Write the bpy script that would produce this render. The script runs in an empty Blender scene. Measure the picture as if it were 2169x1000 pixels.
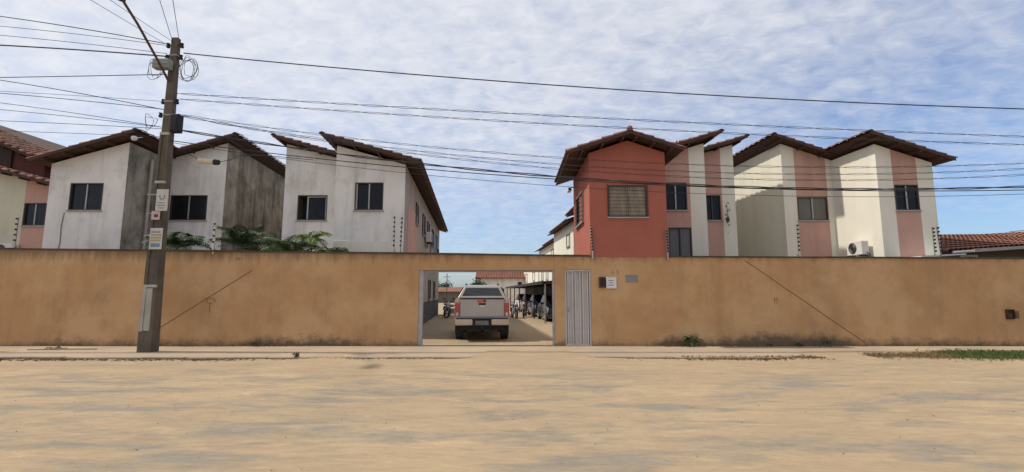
import bpy, bmesh, math, random
from mathutils import Vector, Matrix, noise
random.seed(7)
R = math.radians
S = bpy.context.scene
C = S.collection

# ------------------------------------------------------------------ camera
cam = bpy.data.cameras.new('camera'); co = bpy.data.objects.new('camera', cam); C.objects.link(co)
co.location = (0, 0, 1.58); co.rotation_euler = (R(90 + 6.84), 0, 0)
cam.sensor_width = 36; cam.lens = 36 * 1000 / 2169; cam.clip_start = .05; cam.clip_end = 3000
S.camera = co
# ------------------------------------------------------------------ sky, sun, exposure
SUN_EL, SUN_AZ = R(53), R(-2)           # sun stands to the left, almost in the plane of the facades
to_sun = Vector((-math.cos(SUN_AZ) * math.cos(SUN_EL), -math.sin(SUN_AZ) * math.cos(SUN_EL), math.sin(SUN_EL)))
W = bpy.data.worlds.new('World'); S.world = W; W.use_nodes = True
nt = W.node_tree; nt.nodes.clear()
def nd(t, typ, **kw):
    n = t.nodes.new(typ)
    for k, v in kw.items():
        if k.startswith('i_'):
            key = k[2:]; key = int(key) if key.isdigit() else key.replace('_', ' ')
            n.inputs[key].default_value = v
        else: setattr(n, k, v)
    return n
def mth(t, op, a, b=None, clamp=False):
    n = t.nodes.new('ShaderNodeMath'); n.operation = op; n.use_clamp = clamp
    for i, q in enumerate((a, b)):
        if q is None: continue
        if isinstance(q, (int, float)): n.inputs[i].default_value = q
        else: t.links.new(q, n.inputs[i])
    return n.outputs[0]
def ramp(t, fac, stops, interp='LINEAR'):
    n = t.nodes.new('ShaderNodeValToRGB'); n.color_ramp.interpolation = interp
    e = n.color_ramp.elements
    while len(e) < len(stops): e.new(.5)
    for q, (p, c) in zip(e, stops):
        q.position = p; q.color = (c, c, c, 1) if isinstance(c, (int, float)) else (*c, 1)
    t.links.new(fac, n.inputs[0]); return n.outputs[0]
def mix(t, fac, a, b, mode='MIX'):
    n = t.nodes.new('ShaderNodeMix'); n.data_type = 'RGBA'; n.blend_type = mode
    for sock, q in ((n.inputs[0], fac), (n.inputs[6], a), (n.inputs[7], b)):
        if isinstance(q, (int, float)): sock.default_value = q
        elif isinstance(q, tuple): sock.default_value = (*q, 1)
        else: t.links.new(q, sock)
    return n.outputs[2]
sky = nd(nt, 'ShaderNodeTexSky', sky_type='NISHITA', sun_disc=False, sun_elevation=SUN_EL,
         sun_rotation=math.atan2(to_sun.x, to_sun.y), air_density=1.0, dust_density=1.2, ozone_density=2.0)
tc = nd(nt, 'ShaderNodeTexCoord')
sep = nd(nt, 'ShaderNodeSeparateXYZ'); nt.links.new(tc.outputs['Generated'], sep.inputs[0])
den = mth(nt, 'ADD', mth(nt, 'MAXIMUM', sep.outputs[2], 0.0), .16)
cx = mth(nt, 'DIVIDE', sep.outputs[0], den); cy = mth(nt, 'DIVIDE', sep.outputs[1], den)
cmb = nd(nt, 'ShaderNodeCombineXYZ'); nt.links.new(cx, cmb.inputs[0]); nt.links.new(cy, cmb.inputs[1])
rot = nd(nt, 'ShaderNodeMapping'); nt.links.new(cmb.outputs[0], rot.inputs[0])
rot.inputs['Rotation'].default_value = (0, 0, R(28)); rot.inputs['Scale'].default_value = (1.0, 1.45, 1)
n1 = nd(nt, 'ShaderNodeTexNoise', i_Scale=6.4, i_Detail=9.0, i_Roughness=.60, i_Distortion=.25); nt.links.new(rot.outputs[0], n1.inputs[0])
n2 = nd(nt, 'ShaderNodeTexNoise', i_Scale=.9, i_Detail=6.0, i_Roughness=.6); nt.links.new(cmb.outputs[0], n2.inputs[0])
n3 = nd(nt, 'ShaderNodeTexNoise', i_Scale=13.0, i_Detail=6.0, i_Roughness=.6, i_Distortion=.6); nt.links.new(rot.outputs[0], n3.inputs[0])
sd = nd(nt, 'ShaderNodeVectorMath', operation='DOT_PRODUCT'); nt.links.new(tc.outputs['Generated'], sd.inputs[0]); sd.inputs[1].default_value = to_sun
cov = mth(nt, 'ADD', mth(nt, 'MULTIPLY', n1.outputs[0], .34), mth(nt, 'ADD', mth(nt, 'MULTIPLY', n2.outputs[0], .36), .07))
cov = mth(nt, 'ADD', cov, mth(nt, 'MULTIPLY', n3.outputs[0], .19))
cov = mth(nt, 'ADD', cov, mth(nt, 'MULTIPLY', sd.outputs['Value'], .30))      # thicker, whiter veil round the sun
cov = mth(nt, 'ADD', cov, mth(nt, 'MULTIPLY', sep.outputs[2], .30))
cf = ramp(nt, cov, [(.44, 0.12), (.60, .45), (.76, .76), (.95, .97)])
cf = mth(nt, 'MULTIPLY', cf, ramp(nt, sep.outputs[2], [(.02, .45), (.26, 1.0)]))
ccol = ramp(nt, n3.outputs[0], [(.3, (6.0, 6.15, 6.6)), (.65, (6.9, 6.95, 7.2))])
skyt = mix(nt, 1.0, sky.outputs[0], (.84, 1.0, 1.22), 'MULTIPLY')
out = mix(nt, cf, skyt, ccol)
bg = nd(nt, 'ShaderNodeBackground', i_Strength=.112); nt.links.new(out, bg.inputs[0])
wo = nd(nt, 'ShaderNodeOutputWorld'); nt.links.new(bg.outputs[0], wo.inputs[0])
sl = bpy.data.lights.new('sun', 'SUN'); sl.energy = 3.2; sl.angle = R(1.6); sl.color = (1, .93, .82)
so = bpy.data.objects.new('sun', sl); C.objects.link(so); so.location = (-20, -5, 30)
so.rotation_euler = (-to_sun).to_track_quat('-Z', 'Y').to_euler()
S.view_settings.view_transform = 'Standard'; S.view_settings.look = 'None'
S.view_settings.exposure = .18; S.view_settings.gamma = 1; S.view_settings.use_curve_mapping = False

# ------------------------------------------------------------------ materials
def pmat(name, c1, c2=None, scale=3, rough=.85, bump=.0, bscale=None, stretch=(1, 1, 1), stain=None, metal=0.0, rnd=0.0,
         base_mould=None, streak=None, drip=None, spec=.3, coat=0.0, detail=6):
    m = bpy.data.materials.new(name); m.use_nodes = True; t = m.node_tree
    b = t.nodes['Principled BSDF']; b.inputs['Roughness'].default_value = rough; b.inputs['Metallic'].default_value = metal
    b.inputs['Specular IOR Level'].default_value = spec; b.inputs['Coat Weight'].default_value = coat
    g = nd(t, 'ShaderNodeNewGeometry')
    mp = nd(t, 'ShaderNodeMapping'); t.links.new(g.outputs['Position'], mp.inputs[0]); mp.inputs['Scale'].default_value = stretch
    n = nd(t, 'ShaderNodeTexNoise', i_Scale=scale, i_Detail=float(detail), i_Roughness=.6); t.links.new(mp.outputs[0], n.inputs[0])
    col = mix(t, ramp(t, n.outputs[0], [(.32, 0.0), (.70, 1.0)]), c1, c2 or tuple(q * .8 for q in c1))
    if streak:      # (colour, scale, strength): rain streaks running down
        sm = nd(t, 'ShaderNodeMapping'); t.links.new(g.outputs['Position'], sm.inputs[0]); sm.inputs['Scale'].default_value = (1, 1, .09)
        sn = nd(t, 'ShaderNodeTexNoise', i_Scale=streak[1], i_Detail=5.0, i_Roughness=.65); t.links.new(sm.outputs[0], sn.inputs[0])
        f = ramp(t, sn.outputs[0], [(.48, 0.0), (.72, streak[2])]); col = mix(t, f, col, streak[0])
    if stain:       # (colour, scale, low, high, strength)
        sn = nd(t, 'ShaderNodeTexNoise', i_Scale=stain[1], i_Detail=8.0, i_Roughness=.68); t.links.new(mp.outputs[0], sn.inputs[0])
        f = ramp(t, sn.outputs[0], [(stain[2], 0.0), (stain[3], stain[4])]); col = mix(t, f, col, stain[0])
    if base_mould:  # (colour, z0, height): mould creeping up from the foot of a wall
        sp = nd(t, 'ShaderNodeSeparateXYZ'); t.links.new(g.outputs['Position'], sp.inputs[0])
        mn = nd(t, 'ShaderNodeTexNoise', i_Scale=3.2, i_Detail=10.0, i_Roughness=.80); t.links.new(g.outputs['Position'], mn.inputs[0])
        hz = mth(t, 'DIVIDE', mth(t, 'SUBTRACT', sp.outputs[2], base_mould[1]), base_mould[2])
        ml = nd(t, 'ShaderNodeTexNoise', i_Scale=.42, i_Detail=3.0); t.links.new(g.outputs['Position'], ml.inputs[0])
        f = mth(t, 'ADD', mth(t, 'MULTIPLY', mn.outputs[0], 2.6), mth(t, 'MULTIPLY', ml.outputs[0], 1.7))
        px = ramp(t, mth(t, 'DIVIDE', mth(t, 'ADD', sp.outputs[0], 16.0), 32.0), [(.235, 0.0), (.26, .35), (.33, .35), (.36, 0.0), (.63, 0.0), (.645, .55), (.67, .5), (.69, .1), (.72, .45), (.74, .65), (.80, .6), (.825, .1)])
        f = mth(t, 'ADD', f, px)
        f = mth(t, 'SUBTRACT', f, mth(t, 'ADD', hz, 1.66))
        f = ramp(t, f, [(0.0, 0.0), (.75, .8)]); col = mix(t, f, col, base_mould[0])
    if drip:        # (colour, z of the coping, depth): dirty water runs below a coping
        sp = nd(t, 'ShaderNodeSeparateXYZ'); t.links.new(g.outputs['Position'], sp.inputs[0])
        dm = nd(t, 'ShaderNodeMapping'); t.links.new(g.outputs['Position'], dm.inputs[0]); dm.inputs['Scale'].default_value = (1, 1, .12)
        dn = nd(t, 'ShaderNodeTexNoise', i_Scale=3.4, i_Detail=8.0, i_Roughness=.7); t.links.new(dm.outputs[0], dn.inputs[0])
        hz = mth(t, 'DIVIDE', mth(t, 'SUBTRACT', drip[1], sp.outputs[2]), drip[2])
        f = mth(t, 'SUBTRACT', mth(t, 'MULTIPLY', dn.outputs[0], 2.4), mth(t, 'ADD', hz, .75))
        f = ramp(t, f, [(0.0, 0.0), (.7, .75)]); col = mix(t, f, col, drip[0])
    if rnd:
        oi = nd(t, 'ShaderNodeObjectInfo'); hv = nd(t, 'ShaderNodeHueSaturation'); t.links.new(col, hv.inputs['Color'])
        t.links.new(mth(t, 'ADD', mth(t, 'MULTIPLY', oi.outputs['Random'], rnd), 1 - rnd / 2), hv.inputs['Value']); col = hv.outputs[0]
    t.links.new(col, b.inputs['Base Color'])
    if bump:
        bn = nd(t, 'ShaderNodeTexNoise', i_Scale=bscale or scale * 6, i_Detail=7.0, i_Roughness=.65); t.links.new(mp.outputs[0], bn.inputs[0])
        bp = nd(t, 'ShaderNodeBump', i_Strength=bump, i_Distance=.02); t.links.new(bn.outputs[0], bp.inputs['Height']); t.links.new(bp.outputs[0], b.inputs['Normal'])
    return m
M = {}
M['tan'] = pmat('tan_plaster', (.525, .305, .142), (.45, .256, .12), 1.1, .92, .35, 26, streak=((.32, .195, .105), 2.4, .5),
                stain=((.59, .375, .195), .5, .45, .62, .8), base_mould=((.070, .055, .038), .02, .34), drip=((.17, .115, .07), 2.70, .42))
M['coping'] = pmat('mouldy_coping', (.115, .085, .06), (.06, .045, .035), 4, .95, .4)
M['white'] = pmat('weathered_white_paint', (.80, .765, .725), (.70, .67, .635), .9, .9, .2, 22, streak=((.40, .36, .325), 2.6, .5), stain=((.42, .375, .34), 1.3, .50, .74, .65))
M['cream'] = pmat('cream_paint', (.77, .735, .63), (.71, .675, .58), 1.0, .9, .2, 22, streak=((.50, .45, .36), 2.0, .28))
M['greycream'] = M['cream']
M['pink'] = pmat('salmon_pink_paint', (.54, .325, .265), (.48, .29, .235), 1.3, .9, .2, 22, streak=((.36, .20, .16), 2.6, .35))
M['mould'] = pmat('black_mould_plaster', (.44, .39, .325), (.30, .265, .22), 1.3, .95, .3, 20, streak=((.085, .075, .062), 2.0, .85), stain=((.07, .062, .05), 1.0, .44, .66, .8))
M['sidewall'] = pmat('dark_side_wall', (.40, .345, .30), (.31, .265, .23), 1.0, .92, .25, 22, streak=((.17, .145, .125), 2.2, .6), stain=((.24, .17, .145), .9, .48, .72, .6))  # darker, browner plaster with vertical streaks and blotches
M['painted_shade'] = pmat('dark_painted_shade', (.075, .075, .085), (.05, .05, .055), 2, .9)  # dark tone standing in for shade at a wall foot and under the carport
M['red'] = pmat('brick_red_paint', (.40, .128, .090), (.35, .11, .078), 1.2, .88, .2, 24, streak=((.25, .085, .065), 2.4, .35), stain=((.40, .16, .12), .8, .55, .75, .5))
M['brickred'] = pmat('dull_red_wall', (.22, .075, .06), (.14, .06, .05), 1.0, .92, .3, stain=((.10, .05, .04), 1.2, .48, .7, .7))
M['yellowish'] = pmat('pale_yellow_paint', (.60, .57, .43), (.52, .50, .39), 1.2, .9, .2, streak=((.36, .34, .27), 2.0, .35))
M['tile'] = pmat('weathered_clay_tile', (.30, .115, .07), (.12, .065, .05), 5.0, .9, .3, 30, stain=((.05, .042, .037), 1.6, .44, .66, .8), rnd=.5)
M['redtile'] = pmat('clean_clay_tile', (.33, .13, .085), (.23, .10, .07), 4.0, .9, .3, 30, rnd=.3, stain=((.13, .07, .055), 1.2, .46, .7, .7))
M['wood'] = pmat('dark_eave_timber', (.085, .045, .035), (.05, .03, .025), 5, .85, .2)
M['alu'] = pmat('grey_aluminium', (.42, .41, .39), (.34, .33, .32), 6, .5, 0, metal=.35)
M['darkalu'] = pmat('dark_window_frame', (.07, .065, .06), (.05, .047, .045), 6, .55)
M['glass'] = pmat('dark_glass', (.010, .011, .012), (.018, .018, .02), 2, .2, 0, spec=.22)
M['carglass'] = pmat('car_glass', (.012, .013, .014), (.02, .02, .02), 2, .07, 0, spec=.5, coat=.5)
M['greyglass'] = pmat('curtained_glass', (.13, .12, .115), (.09, .085, .08), 3, .25, 0, spec=.5, stretch=(6, 6, .3))
M['beigeglass'] = pmat('blind_behind_glass', (.36, .29, .20), (.20, .165, .12), 2.5, .3, 0, spec=.4, stretch=(3, 3, 1))
M['sill'] = pmat('cement_sill', (.40, .38, .35), (.31, .29, .27), 4, .9, .2)
M['concrete'] = pmat('pole_concrete', (.165, .135, .105), (.095, .078, .062), 2.2, .95, .45, 24, streak=((.075, .068, .055), 4.5, .8), stain=((.24, .21, .17), 2.0, .58, .75, .5), spec=.15)
M['palepole'] = pmat('pale_concrete', (.47, .44, .38), (.35, .325, .28), 2.5, .95, .35, 28, streak=((.22, .2, .17), 4, .5))
M['black'] = pmat('black_rubber', (.016, .016, .017), (.024, .024, .024), 8, .6)
M['tyre'] = pmat('tyre_rubber', (.022, .021, .02), (.035, .032, .028), 9, .85, .2)
M['cable'] = pmat('cable_black', (.025, .025, .028), (.04, .04, .042), 8, .7)
M['iron'] = pmat('rusty_iron', (.10, .065, .045), (.06, .045, .035), 9, .8, .2)
M['galv'] = pmat('galvanised_steel', (.33, .33, .32), (.24, .24, .235), 7, .55, 0, metal=.4)
M['plastic_w'] = pmat('white_plastic', (.72, .71, .68), (.62, .61, .58), 4, .5)
M['plastic_g'] = pmat('greenish_grey_box', (.30, .31, .27), (.21, .22, .19), 5, .7)
M['door'] = pmat('whitewashed_metal', (.57, .525, .50), (.49, .45, .43), 2.2, .6, .1, 20, streak=((.29, .25, .23), 5, .45))
M['silver'] = pmat('silver_car_paint', (.45, .425, .39), (.41, .385, .355), 1.5, .32, 0, metal=.35, coat=.5, stain=((.36, .32, .27), 2.5, .55, .8, .35))
M['chrome'] = pmat('dull_bumper_chrome', (.56, .47, .39), (.48, .40, .33), 3, .35, 0, metal=.6)
M['rim'] = pmat('alloy', (.42, .42, .43), (.33, .33, .33), 5, .4, 0, metal=.7)
M['tail'] = pmat('red_lens', (.46, .085, .085), (.38, .06, .065), 8, .2, 0, coat=.6)
M['lens'] = pmat('clear_lens', (.62, .56, .56), (.50, .45, .45), 8, .15, 0, coat=.6)
M['decal'] = pmat('orange_decal', (.60, .12, .07), (.55, .2, .1), 14, .5)
M['decalpale'] = pmat('pale_pink_decal', (.62, .46, .44), (.5, .3, .28), 20, .5)
M['plate'] = pmat('dusty_plate', (.20, .195, .19), (.13, .128, .125), 12, .6)
M['navy'] = pmat('navy_car_paint', (.018, .022, .05), (.014, .018, .04), 2, .25, 0, coat=.6)
M['darkred'] = pmat('maroon_car_paint', (.12, .015, .02), (.10, .012, .016), 2, .25, 0, coat=.6)
M['blackcar'] = pmat('black_car_paint', (.012, .012, .013), (.02, .02, .02), 2, .22, 0, coat=.6)
M['whitecar'] = pmat('white_car_paint', (.66, .66, .65), (.6, .6, .59), 2, .3, 0, coat=.5)
M['leaf'] = pmat('palm_leaf', (.045, .10, .022), (.085, .145, .035), 4, .55, rnd=.6)
M['leafd'] = pmat('dark_leaf', (.025, .055, .016), (.045, .085, .025), 4, .6, rnd=.6)
M['leafy'] = pmat('young_palm_leaf', (.12, .19, .04), (.17, .22, .06), 4, .55, rnd=.4)
M['trunk'] = pmat('palm_trunk', (.30, .25, .18), (.20, .165, .12), 6, .9, .3, stretch=(1, 1, 4))
M['grass'] = pmat('verge_grass', (.055, .10, .022), (.095, .13, .035), 2.5, .8)
M['dry'] = pmat('dry_grass', (.24, .17, .08), (.15, .105, .055), 3, .9)
M['litter'] = pmat('dead_leaves', (.13, .08, .042), (.075, .05, .028), 5, .9)
M['pave'] = pmat('cement_pavement', (.36, .285, .205), (.31, .245, .18), 1.4, .95, .4, 28, stain=((.42, .315, .21), .5, .42, .6, .9))
M['kerb'] = pmat('kerb_cement', (.30, .235, .17), (.21, .165, .12), 3, .95, .5, 20)
M['paper'] = pmat('weathered_paper', (.56, .545, .51), (.46, .44, .40), 6, .9)
M['ink'] = pmat('grey_ink', (.20, .20, .21), (.26, .26, .26), 20, .9)
M['yellowink'] = pmat('ochre_ink', (.42, .31, .09), (.36, .26, .08), 14, .9)
M['mark'] = pmat('brown_wall_line', (.25, .14, .07), (.21, .12, .06), 6, .95)
M['plaque'] = pmat('grey_plaque', (.26, .24, .25), (.22, .205, .21), 9, .5)
M['meter'] = pmat('brown_meter_box', (.085, .04, .03), (.06, .03, .025), 9, .6)
M['yellowpost'] = pmat('pale_yellow_post', (.58, .53, .38), (.48, .44, .32), 8, .7)
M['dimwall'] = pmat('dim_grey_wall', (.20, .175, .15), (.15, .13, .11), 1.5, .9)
M['cloth_b'] = pmat('blue_cloth', (.20, .26, .36), (.15, .2, .28), 5, .9)

def ground_mat(name, kind):
    m = bpy.data.materials.new(name); m.use_nodes = True; t = m.node_tree; b = t.nodes['Principled BSDF']
    b.inputs['Roughness'].default_value = .95; b.inputs['Specular IOR Level'].default_value = .15
    g = nd(t, 'ShaderNodeNewGeometry')
    def nz(scale, stretch, detail=8.0, rough=.62, dist=0.0):
        mp = nd(t, 'ShaderNodeMapping'); t.links.new(g.outputs['Position'], mp.inputs[0]); mp.inputs['Scale'].default_value = stretch
        n = nd(t, 'ShaderNodeTexNoise', i_Scale=scale, i_Detail=detail, i_Roughness=rough, i_Distortion=dist); t.links.new(mp.outputs[0], n.inputs[0]); return n.outputs[0]
    sand = mix(t, ramp(t, nz(.35, (1, 1.6, 1)), [(.35, 0.0), (.65, 1.0)]), (.43, .318, .195), (.36, .268, .172))
    sand = mix(t, ramp(t, nz(1.3, (.35, 1.6, 1), 9.0, .7), [(.40, 0.0), (.72, .7)]), sand, (.30, .232, .155))
    sand = mix(t, ramp(t, nz(2.1, (.5, 1.4, 1), 9.0, .72), [(.56, 0.0), (.70, .55)]), sand, (.50, .375, .225))
    if kind == 'road':      # worn grey paving showing through the sand
        pat = mth(t, 'ADD', mth(t, 'MULTIPLY', nz(.85, (.55, 1.9, 1), 5.0, .6, .3), .58), mth(t, 'MULTIPLY', nz(3.4, (.45, 1.5, 1), 10.0, .78), .42))
        sp = nd(t, 'ShaderNodeSeparateXYZ'); t.links.new(g.outputs['Position'], sp.inputs[0])
        band = ramp(t, mth(t, 'DIVIDE', sp.outputs[1], 14.0), [(.24, 0.0), (.36, 1.0), (.66, 1.0), (.82, 0.0)])
        f = mth(t, 'MULTIPLY', ramp(t, pat, [(.485, 0.0), (.585, .78)]), band)
        sand = mix(t, f, sand, (.215, .200, .168))
    if kind == 'yard':
        sand = mix(t, ramp(t, nz(1.6, (1, 1, 1), 8.0, .7), [(.4, 0.0), (.65, .8)]), sand, (.30, .25, .18))
    grain = ramp(t, nz(7.5, (.35, 1.3, 1), 10.0, .8), [(.38, .87), (.62, 1.06)])
    sand = mix(t, 1.0, sand, grain, 'MULTIPLY')
    speck = ramp(t, nz(26, (1, 1, 1), 4.0, .8), [(.68, 0.0), (.76, .25)])
    sand = mix(t, speck, sand, (.25, .18, .11))
    t.links.new(sand, b.inputs['Base Color'])
    bp = nd(t, 'ShaderNodeBump', i_Strength=.55, i_Distance=.03); t.links.new(mth(t, 'ADD', nz(14, (.6, 1.2, 1), 9.0, .7), mth(t, 'MULTIPLY', nz(3, (.5, 1.5, 1)), 1.5)), bp.inputs['Height'])
    t.links.new(bp.outputs[0], b.inputs['Normal'])
    return m
M['sand'] = ground_mat('sandy_road', 'road'); M['yard'] = ground_mat('sandy_yard', 'yard'); M['land'] = ground_mat('sandy_land', 'land')

# ------------------------------------------------------------------ mesh helpers
class MB:
    def __init__(s, tf=None): s.v = []; s.f = []; s.tf = tf
    def add(s, vs, fs):
        o = len(s.v); s.v += [tuple(q) for q in vs]; s.f += [tuple(i + o for i in q) for q in fs]; return s
    def quad(s, a, b, c, d): return s.add([a, b, c, d], [(0, 1, 2, 3)])
    def box(s, x0, x1, y0, y1, z0, z1):
        return s.add([(x0, y0, z0), (x1, y0, z0), (x1, y1, z0), (x0, y1, z0), (x0, y0, z1), (x1, y0, z1), (x1, y1, z1), (x0, y1, z1)],
                     [(0, 3, 2, 1), (4, 5, 6, 7), (0, 1, 5, 4), (1, 2, 6, 5), (2, 3, 7, 6), (3, 0, 4, 7)])
    def prism(s, poly, y0, y1):           # polygon in XZ pushed along Y
        n = len(poly); vs = [(x, y0, z) for x, z in poly] + [(x, y1, z) for x, z in poly]
        return s.add(vs, [tuple(range(n)), tuple(range(2 * n - 1, n - 1, -1))] + [(i, i + n, (i + 1) % n + n, (i + 1) % n) for i in range(n)])
    def loft(s, rings, cap=True):
        n = len(rings[0]); vs = [p for r in rings for p in r]; fs = []
        for k in range(len(rings) - 1):
            for i in range(n): fs.append((k * n + i, k * n + (i + 1) % n, (k + 1) * n + (i + 1) % n, (k + 1) * n + i))
        if cap: fs += [tuple(range(n - 1, -1, -1)), tuple(range((len(rings) - 1) * n, len(rings) * n))]
        return s.add(vs, fs)
    def tube(s, pts, r, n=6, cap=True):
        pts = [Vector(p) for p in pts]; rings = []
        for i, p in enumerate(pts):
            d = (pts[min(i + 1, len(pts) - 1)] - pts[max(i - 1, 0)]).normalized()
            u = d.cross(Vector((0, 0, 1)) if abs(d.z) < .95 else Vector((1, 0, 0))).normalized(); w = u.cross(d)
            rr = r[i] if isinstance(r, (list, tuple)) else r
            rings.append([p + u * rr * math.cos(2 * math.pi * k / n) + w * rr * math.sin(2 * math.pi * k / n) for k in range(n)])
        return s.loft(rings, cap)
    def cyl(s, a, b, r, n=14, r2=None): return s.tube([a, b], [r, r if r2 is None else r2], n)
    def ball(s, c, r, n=8, sz=1.0):
        rings = [[(c[0] + r * math.sin(math.pi * k / n) * math.cos(2 * math.pi * j / (n + 2)), c[1] + r * math.sin(math.pi * k / n) * math.sin(2 * math.pi * j / (n + 2)), c[2] + r * sz * math.cos(math.pi * k / n)) for j in range(n + 2)] for k in range(1, n)]
        return s.loft(rings)
    def mesh(s, name):
        vs = [s.tf(*v) for v in s.v] if s.tf else s.v
        me = bpy.data.meshes.new(name); me.from_pydata([tuple(v) for v in vs], [], s.f)
        bm = bmesh.new(); bm.from_mesh(me); bmesh.ops.recalc_face_normals(bm, faces=bm.faces); bm.to_mesh(me); bm.free()
        return me
    def build(s, name, m, parent=None, smooth=False, bevel=0, label=None, kind=None):
        me = s.mesh(name); me.materials.append(M[m] if isinstance(m, str) else m)
        if smooth:
            for p in me.polygons: p.use_smooth = True
        o = bpy.data.objects.new(name, me); C.objects.link(o)
        if parent: o.parent = parent
        if bevel:
            b = o.modifiers.new('bevel', 'BEVEL'); b.width = bevel; b.segments = 2; b.limit_method = 'ANGLE'
        if label: o['label'] = label
        if kind: o['kind'] = kind
        return o
def thing(name, label, cat, loc=(0, 0, 0), rz=0, group=None):
    o = bpy.data.objects.new(name, None); C.objects.link(o); o.empty_display_size = .2
    o.location = loc; o.rotation_euler = (0, 0, rz); o['label'] = label; o['category'] = cat
    if group: o['group'] = group
    return o
def tag(o, label, cat, group=None):
    o['label'] = label; o['category'] = cat
    if group: o['group'] = group
    return o
def place(me, name, parent, loc, rot=(0, 0, 0), sc=(1, 1, 1)):
    o = bpy.data.objects.new(name, me); C.objects.link(o); o.location = loc; o.rotation_euler = rot; o.scale = sc
    if parent: o.parent = parent
    return o

# ------------------------------------------------------------------ ground, road, pavement, courtyard
MB().add([(-900, -900, -.16), (900, -900, -.16), (900, 900, -.16), (-900, 900, -.16)], [(0, 1, 2, 3)]).build('ground', 'land', kind='structure')
def sand_cover(x):      # how far the drifted sand buries the kerb: 1 buried, 0 bare
    def bump(a, b, w): return max(0, min(1, (x - a) / w, (b - x) / w))
    bare = max(bump(-13.6, -4.4, 1.2), .75 * bump(-4.6, -.6, .8), .85 * bump(1.4, 7.9, 1.5))
    return 1 - bare
def road_z(x, y):
    z = -.085 + .03 * noise.noise((x * .35, y * .8, 0)) + .018 * noise.noise((x * 1.1, y * 2.6, 3)) + .010 * noise.noise((x * 2.6, y * 5, 7))
    z += .02 * math.sin(y * 2.1 + .12 * x + .8 * noise.noise((x * .15, y * .3, 5)))
    for xc, yc, R0 in ((-16.5, 30.5, 21.0), (-16.5, 30.5, 22.5), (17.5, 31.5, 22.2), (17.5, 31.5, 23.7), (1.0, -60.0, 66.5), (1.0, -60.0, 68.1)):
        d = math.hypot(x - xc, y - yc) - R0 + .12 * noise.noise((x * .3, y * .3, R0))
        z += -.024 * math.exp(-(d / .13) ** 2) + .014 * math.exp(-((abs(d) - .24) / .09) ** 2)
    cov = sand_cover(x)
    k = max(0, min(1, (y - 9.6) / 2.1)); k = k * k * (3 - 2 * k)
    top = (.02 + .020 * noise.noise((x * .9, y * 1.6, 9))) if cov > .5 else -.03
    lift = -.035 * (1 - cov) + .03 * cov + .015 * noise.noise((x * .8, y * 2, 12))
    z = z * (1 - k) + lift * k
    if y > 12.0: z -= (y - 12.0) * (.012 + .07 * (1 - cov)) + .0
    return z
xs = [-34 + .2 * i for i in range(341)]; ys = [-6 + .2 * j for j in range(35)] + [1 + .1 * j for j in range(124)]
g = MB(); nx = len(xs)
g.v = [(x, y, road_z(x, y)) for y in ys for x in xs]
g.f = [(j * nx + i, j * nx + i + 1, (j + 1) * nx + i + 1, (j + 1) * nx + i) for j in range(len(ys) - 1) for i in range(nx - 1)]
g.build('road', 'sand', smooth=True, kind='structure')
MB().box(-34, 34, 11.955, 14.41, -.15, 0).build('pavement', 'pave', kind='structure')
kerb = bpy.data.objects.new('kerb', None); C.objects.link(kerb); kerb['kind'] = 'structure'
kst = MB().box(-.49, .49, -.075, .075, -.15, .012).build('kerb_stone', 'kerb', kerb, bevel=.012)
kst.location = (-16.5, 11.87, 0)
for i in range(1, 34):
    o = kst.copy(); C.objects.link(o); o.location = (-16.5 + i, 11.87 + random.uniform(-.012, .012), random.uniform(-.012, .006)); o.rotation_euler = (0, random.uniform(-.008, .008), random.uniform(-.012, .012))
MB().box(-60, 60, 14.40, 120, -.15, .004).build('courtyard', 'yard', kind='structure')
MB().box(-2.83, 1.29, 14.30, 14.42, -.05, .022).build('gate_threshold', 'kerb', kind='structure')

# ------------------------------------------------------------------ perimeter wall with gate and door
WY = 14.4
def wtop(x):
    P = [(-40, 3.0), (-15.7, 2.90), (-2.8, 2.75), (2.4, 2.67), (15.3, 2.60), (40, 2.5)]
    for (a, za), (b, zb) in zip(P, P[1:]):
        if x <= b: return za + (zb - za) * (x - a) / (b - a)
wall = thing('perimeter_wall', 'long tan plastered wall with open vehicle gate along the sandy street', 'wall', (0, WY, 0))
def wl(*a): return MB(lambda x, y, z: (x, y - WY, z))
def wseg(x0, x1, name='wall_panel', z0=-.1):
    xx = [x0] + [q for q in (-15.7, -2.8, 2.4, 15.3) if x0 < q < x1] + [x1]
    m = wl(); m.prism([(x0, z0), (x1, z0)] + [(x, wtop(x)) for x in reversed(xx)], WY, WY + .18)
    return m.build(name, 'tan', wall)
wseg(-32, -2.83); wseg(-2.828, 1.288, 'gate_beam', 2.26); wseg(1.29, 1.60, 'pillar'); wseg(1.602, 2.398, 'door_lintel', 2.285); wseg(4.782, 32)
MBc = wl()
def cope(x0, x1):
    xx = [x0] + [q for q in (-15.7, -2.8, 2.4, 15.3) if x0 < q < x1] + [x1]
    jz = random.uniform(-.007, .012); jy = random.uniform(-.008, .008)
    m = wl(); m.prism([(x, wtop(x) + .002) for x in xx] + [(x, wtop(x) + .045 + jz) for x in reversed(xx)], WY - .035 + jy, WY + .215); m.build('coping', 'coping', wall)
x = -32
while x < 2.3:
    x2 = min(x + 2.4, 2.395); cope(x, x2 - .006); x = x2
x = 4.785
while x < 32: cope(x, x + 2.394); x += 2.4
m = wl(); m.box(-2.825, -2.70, WY + .02, WY + .14, 0.004, 2.255); m.build('gate_post', 'alu', wall)
m = wl(); m.box(-2.698, 1.22, WY + .05, WY + .11, 2.20, 2.258); m.build('gate_rail', 'galv', wall)
m = wl(); m.box(1.225, 1.287, WY + .03, WY + .12, 0.004, 2.255); m.build('gate_post', 'alu', wall)
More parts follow.
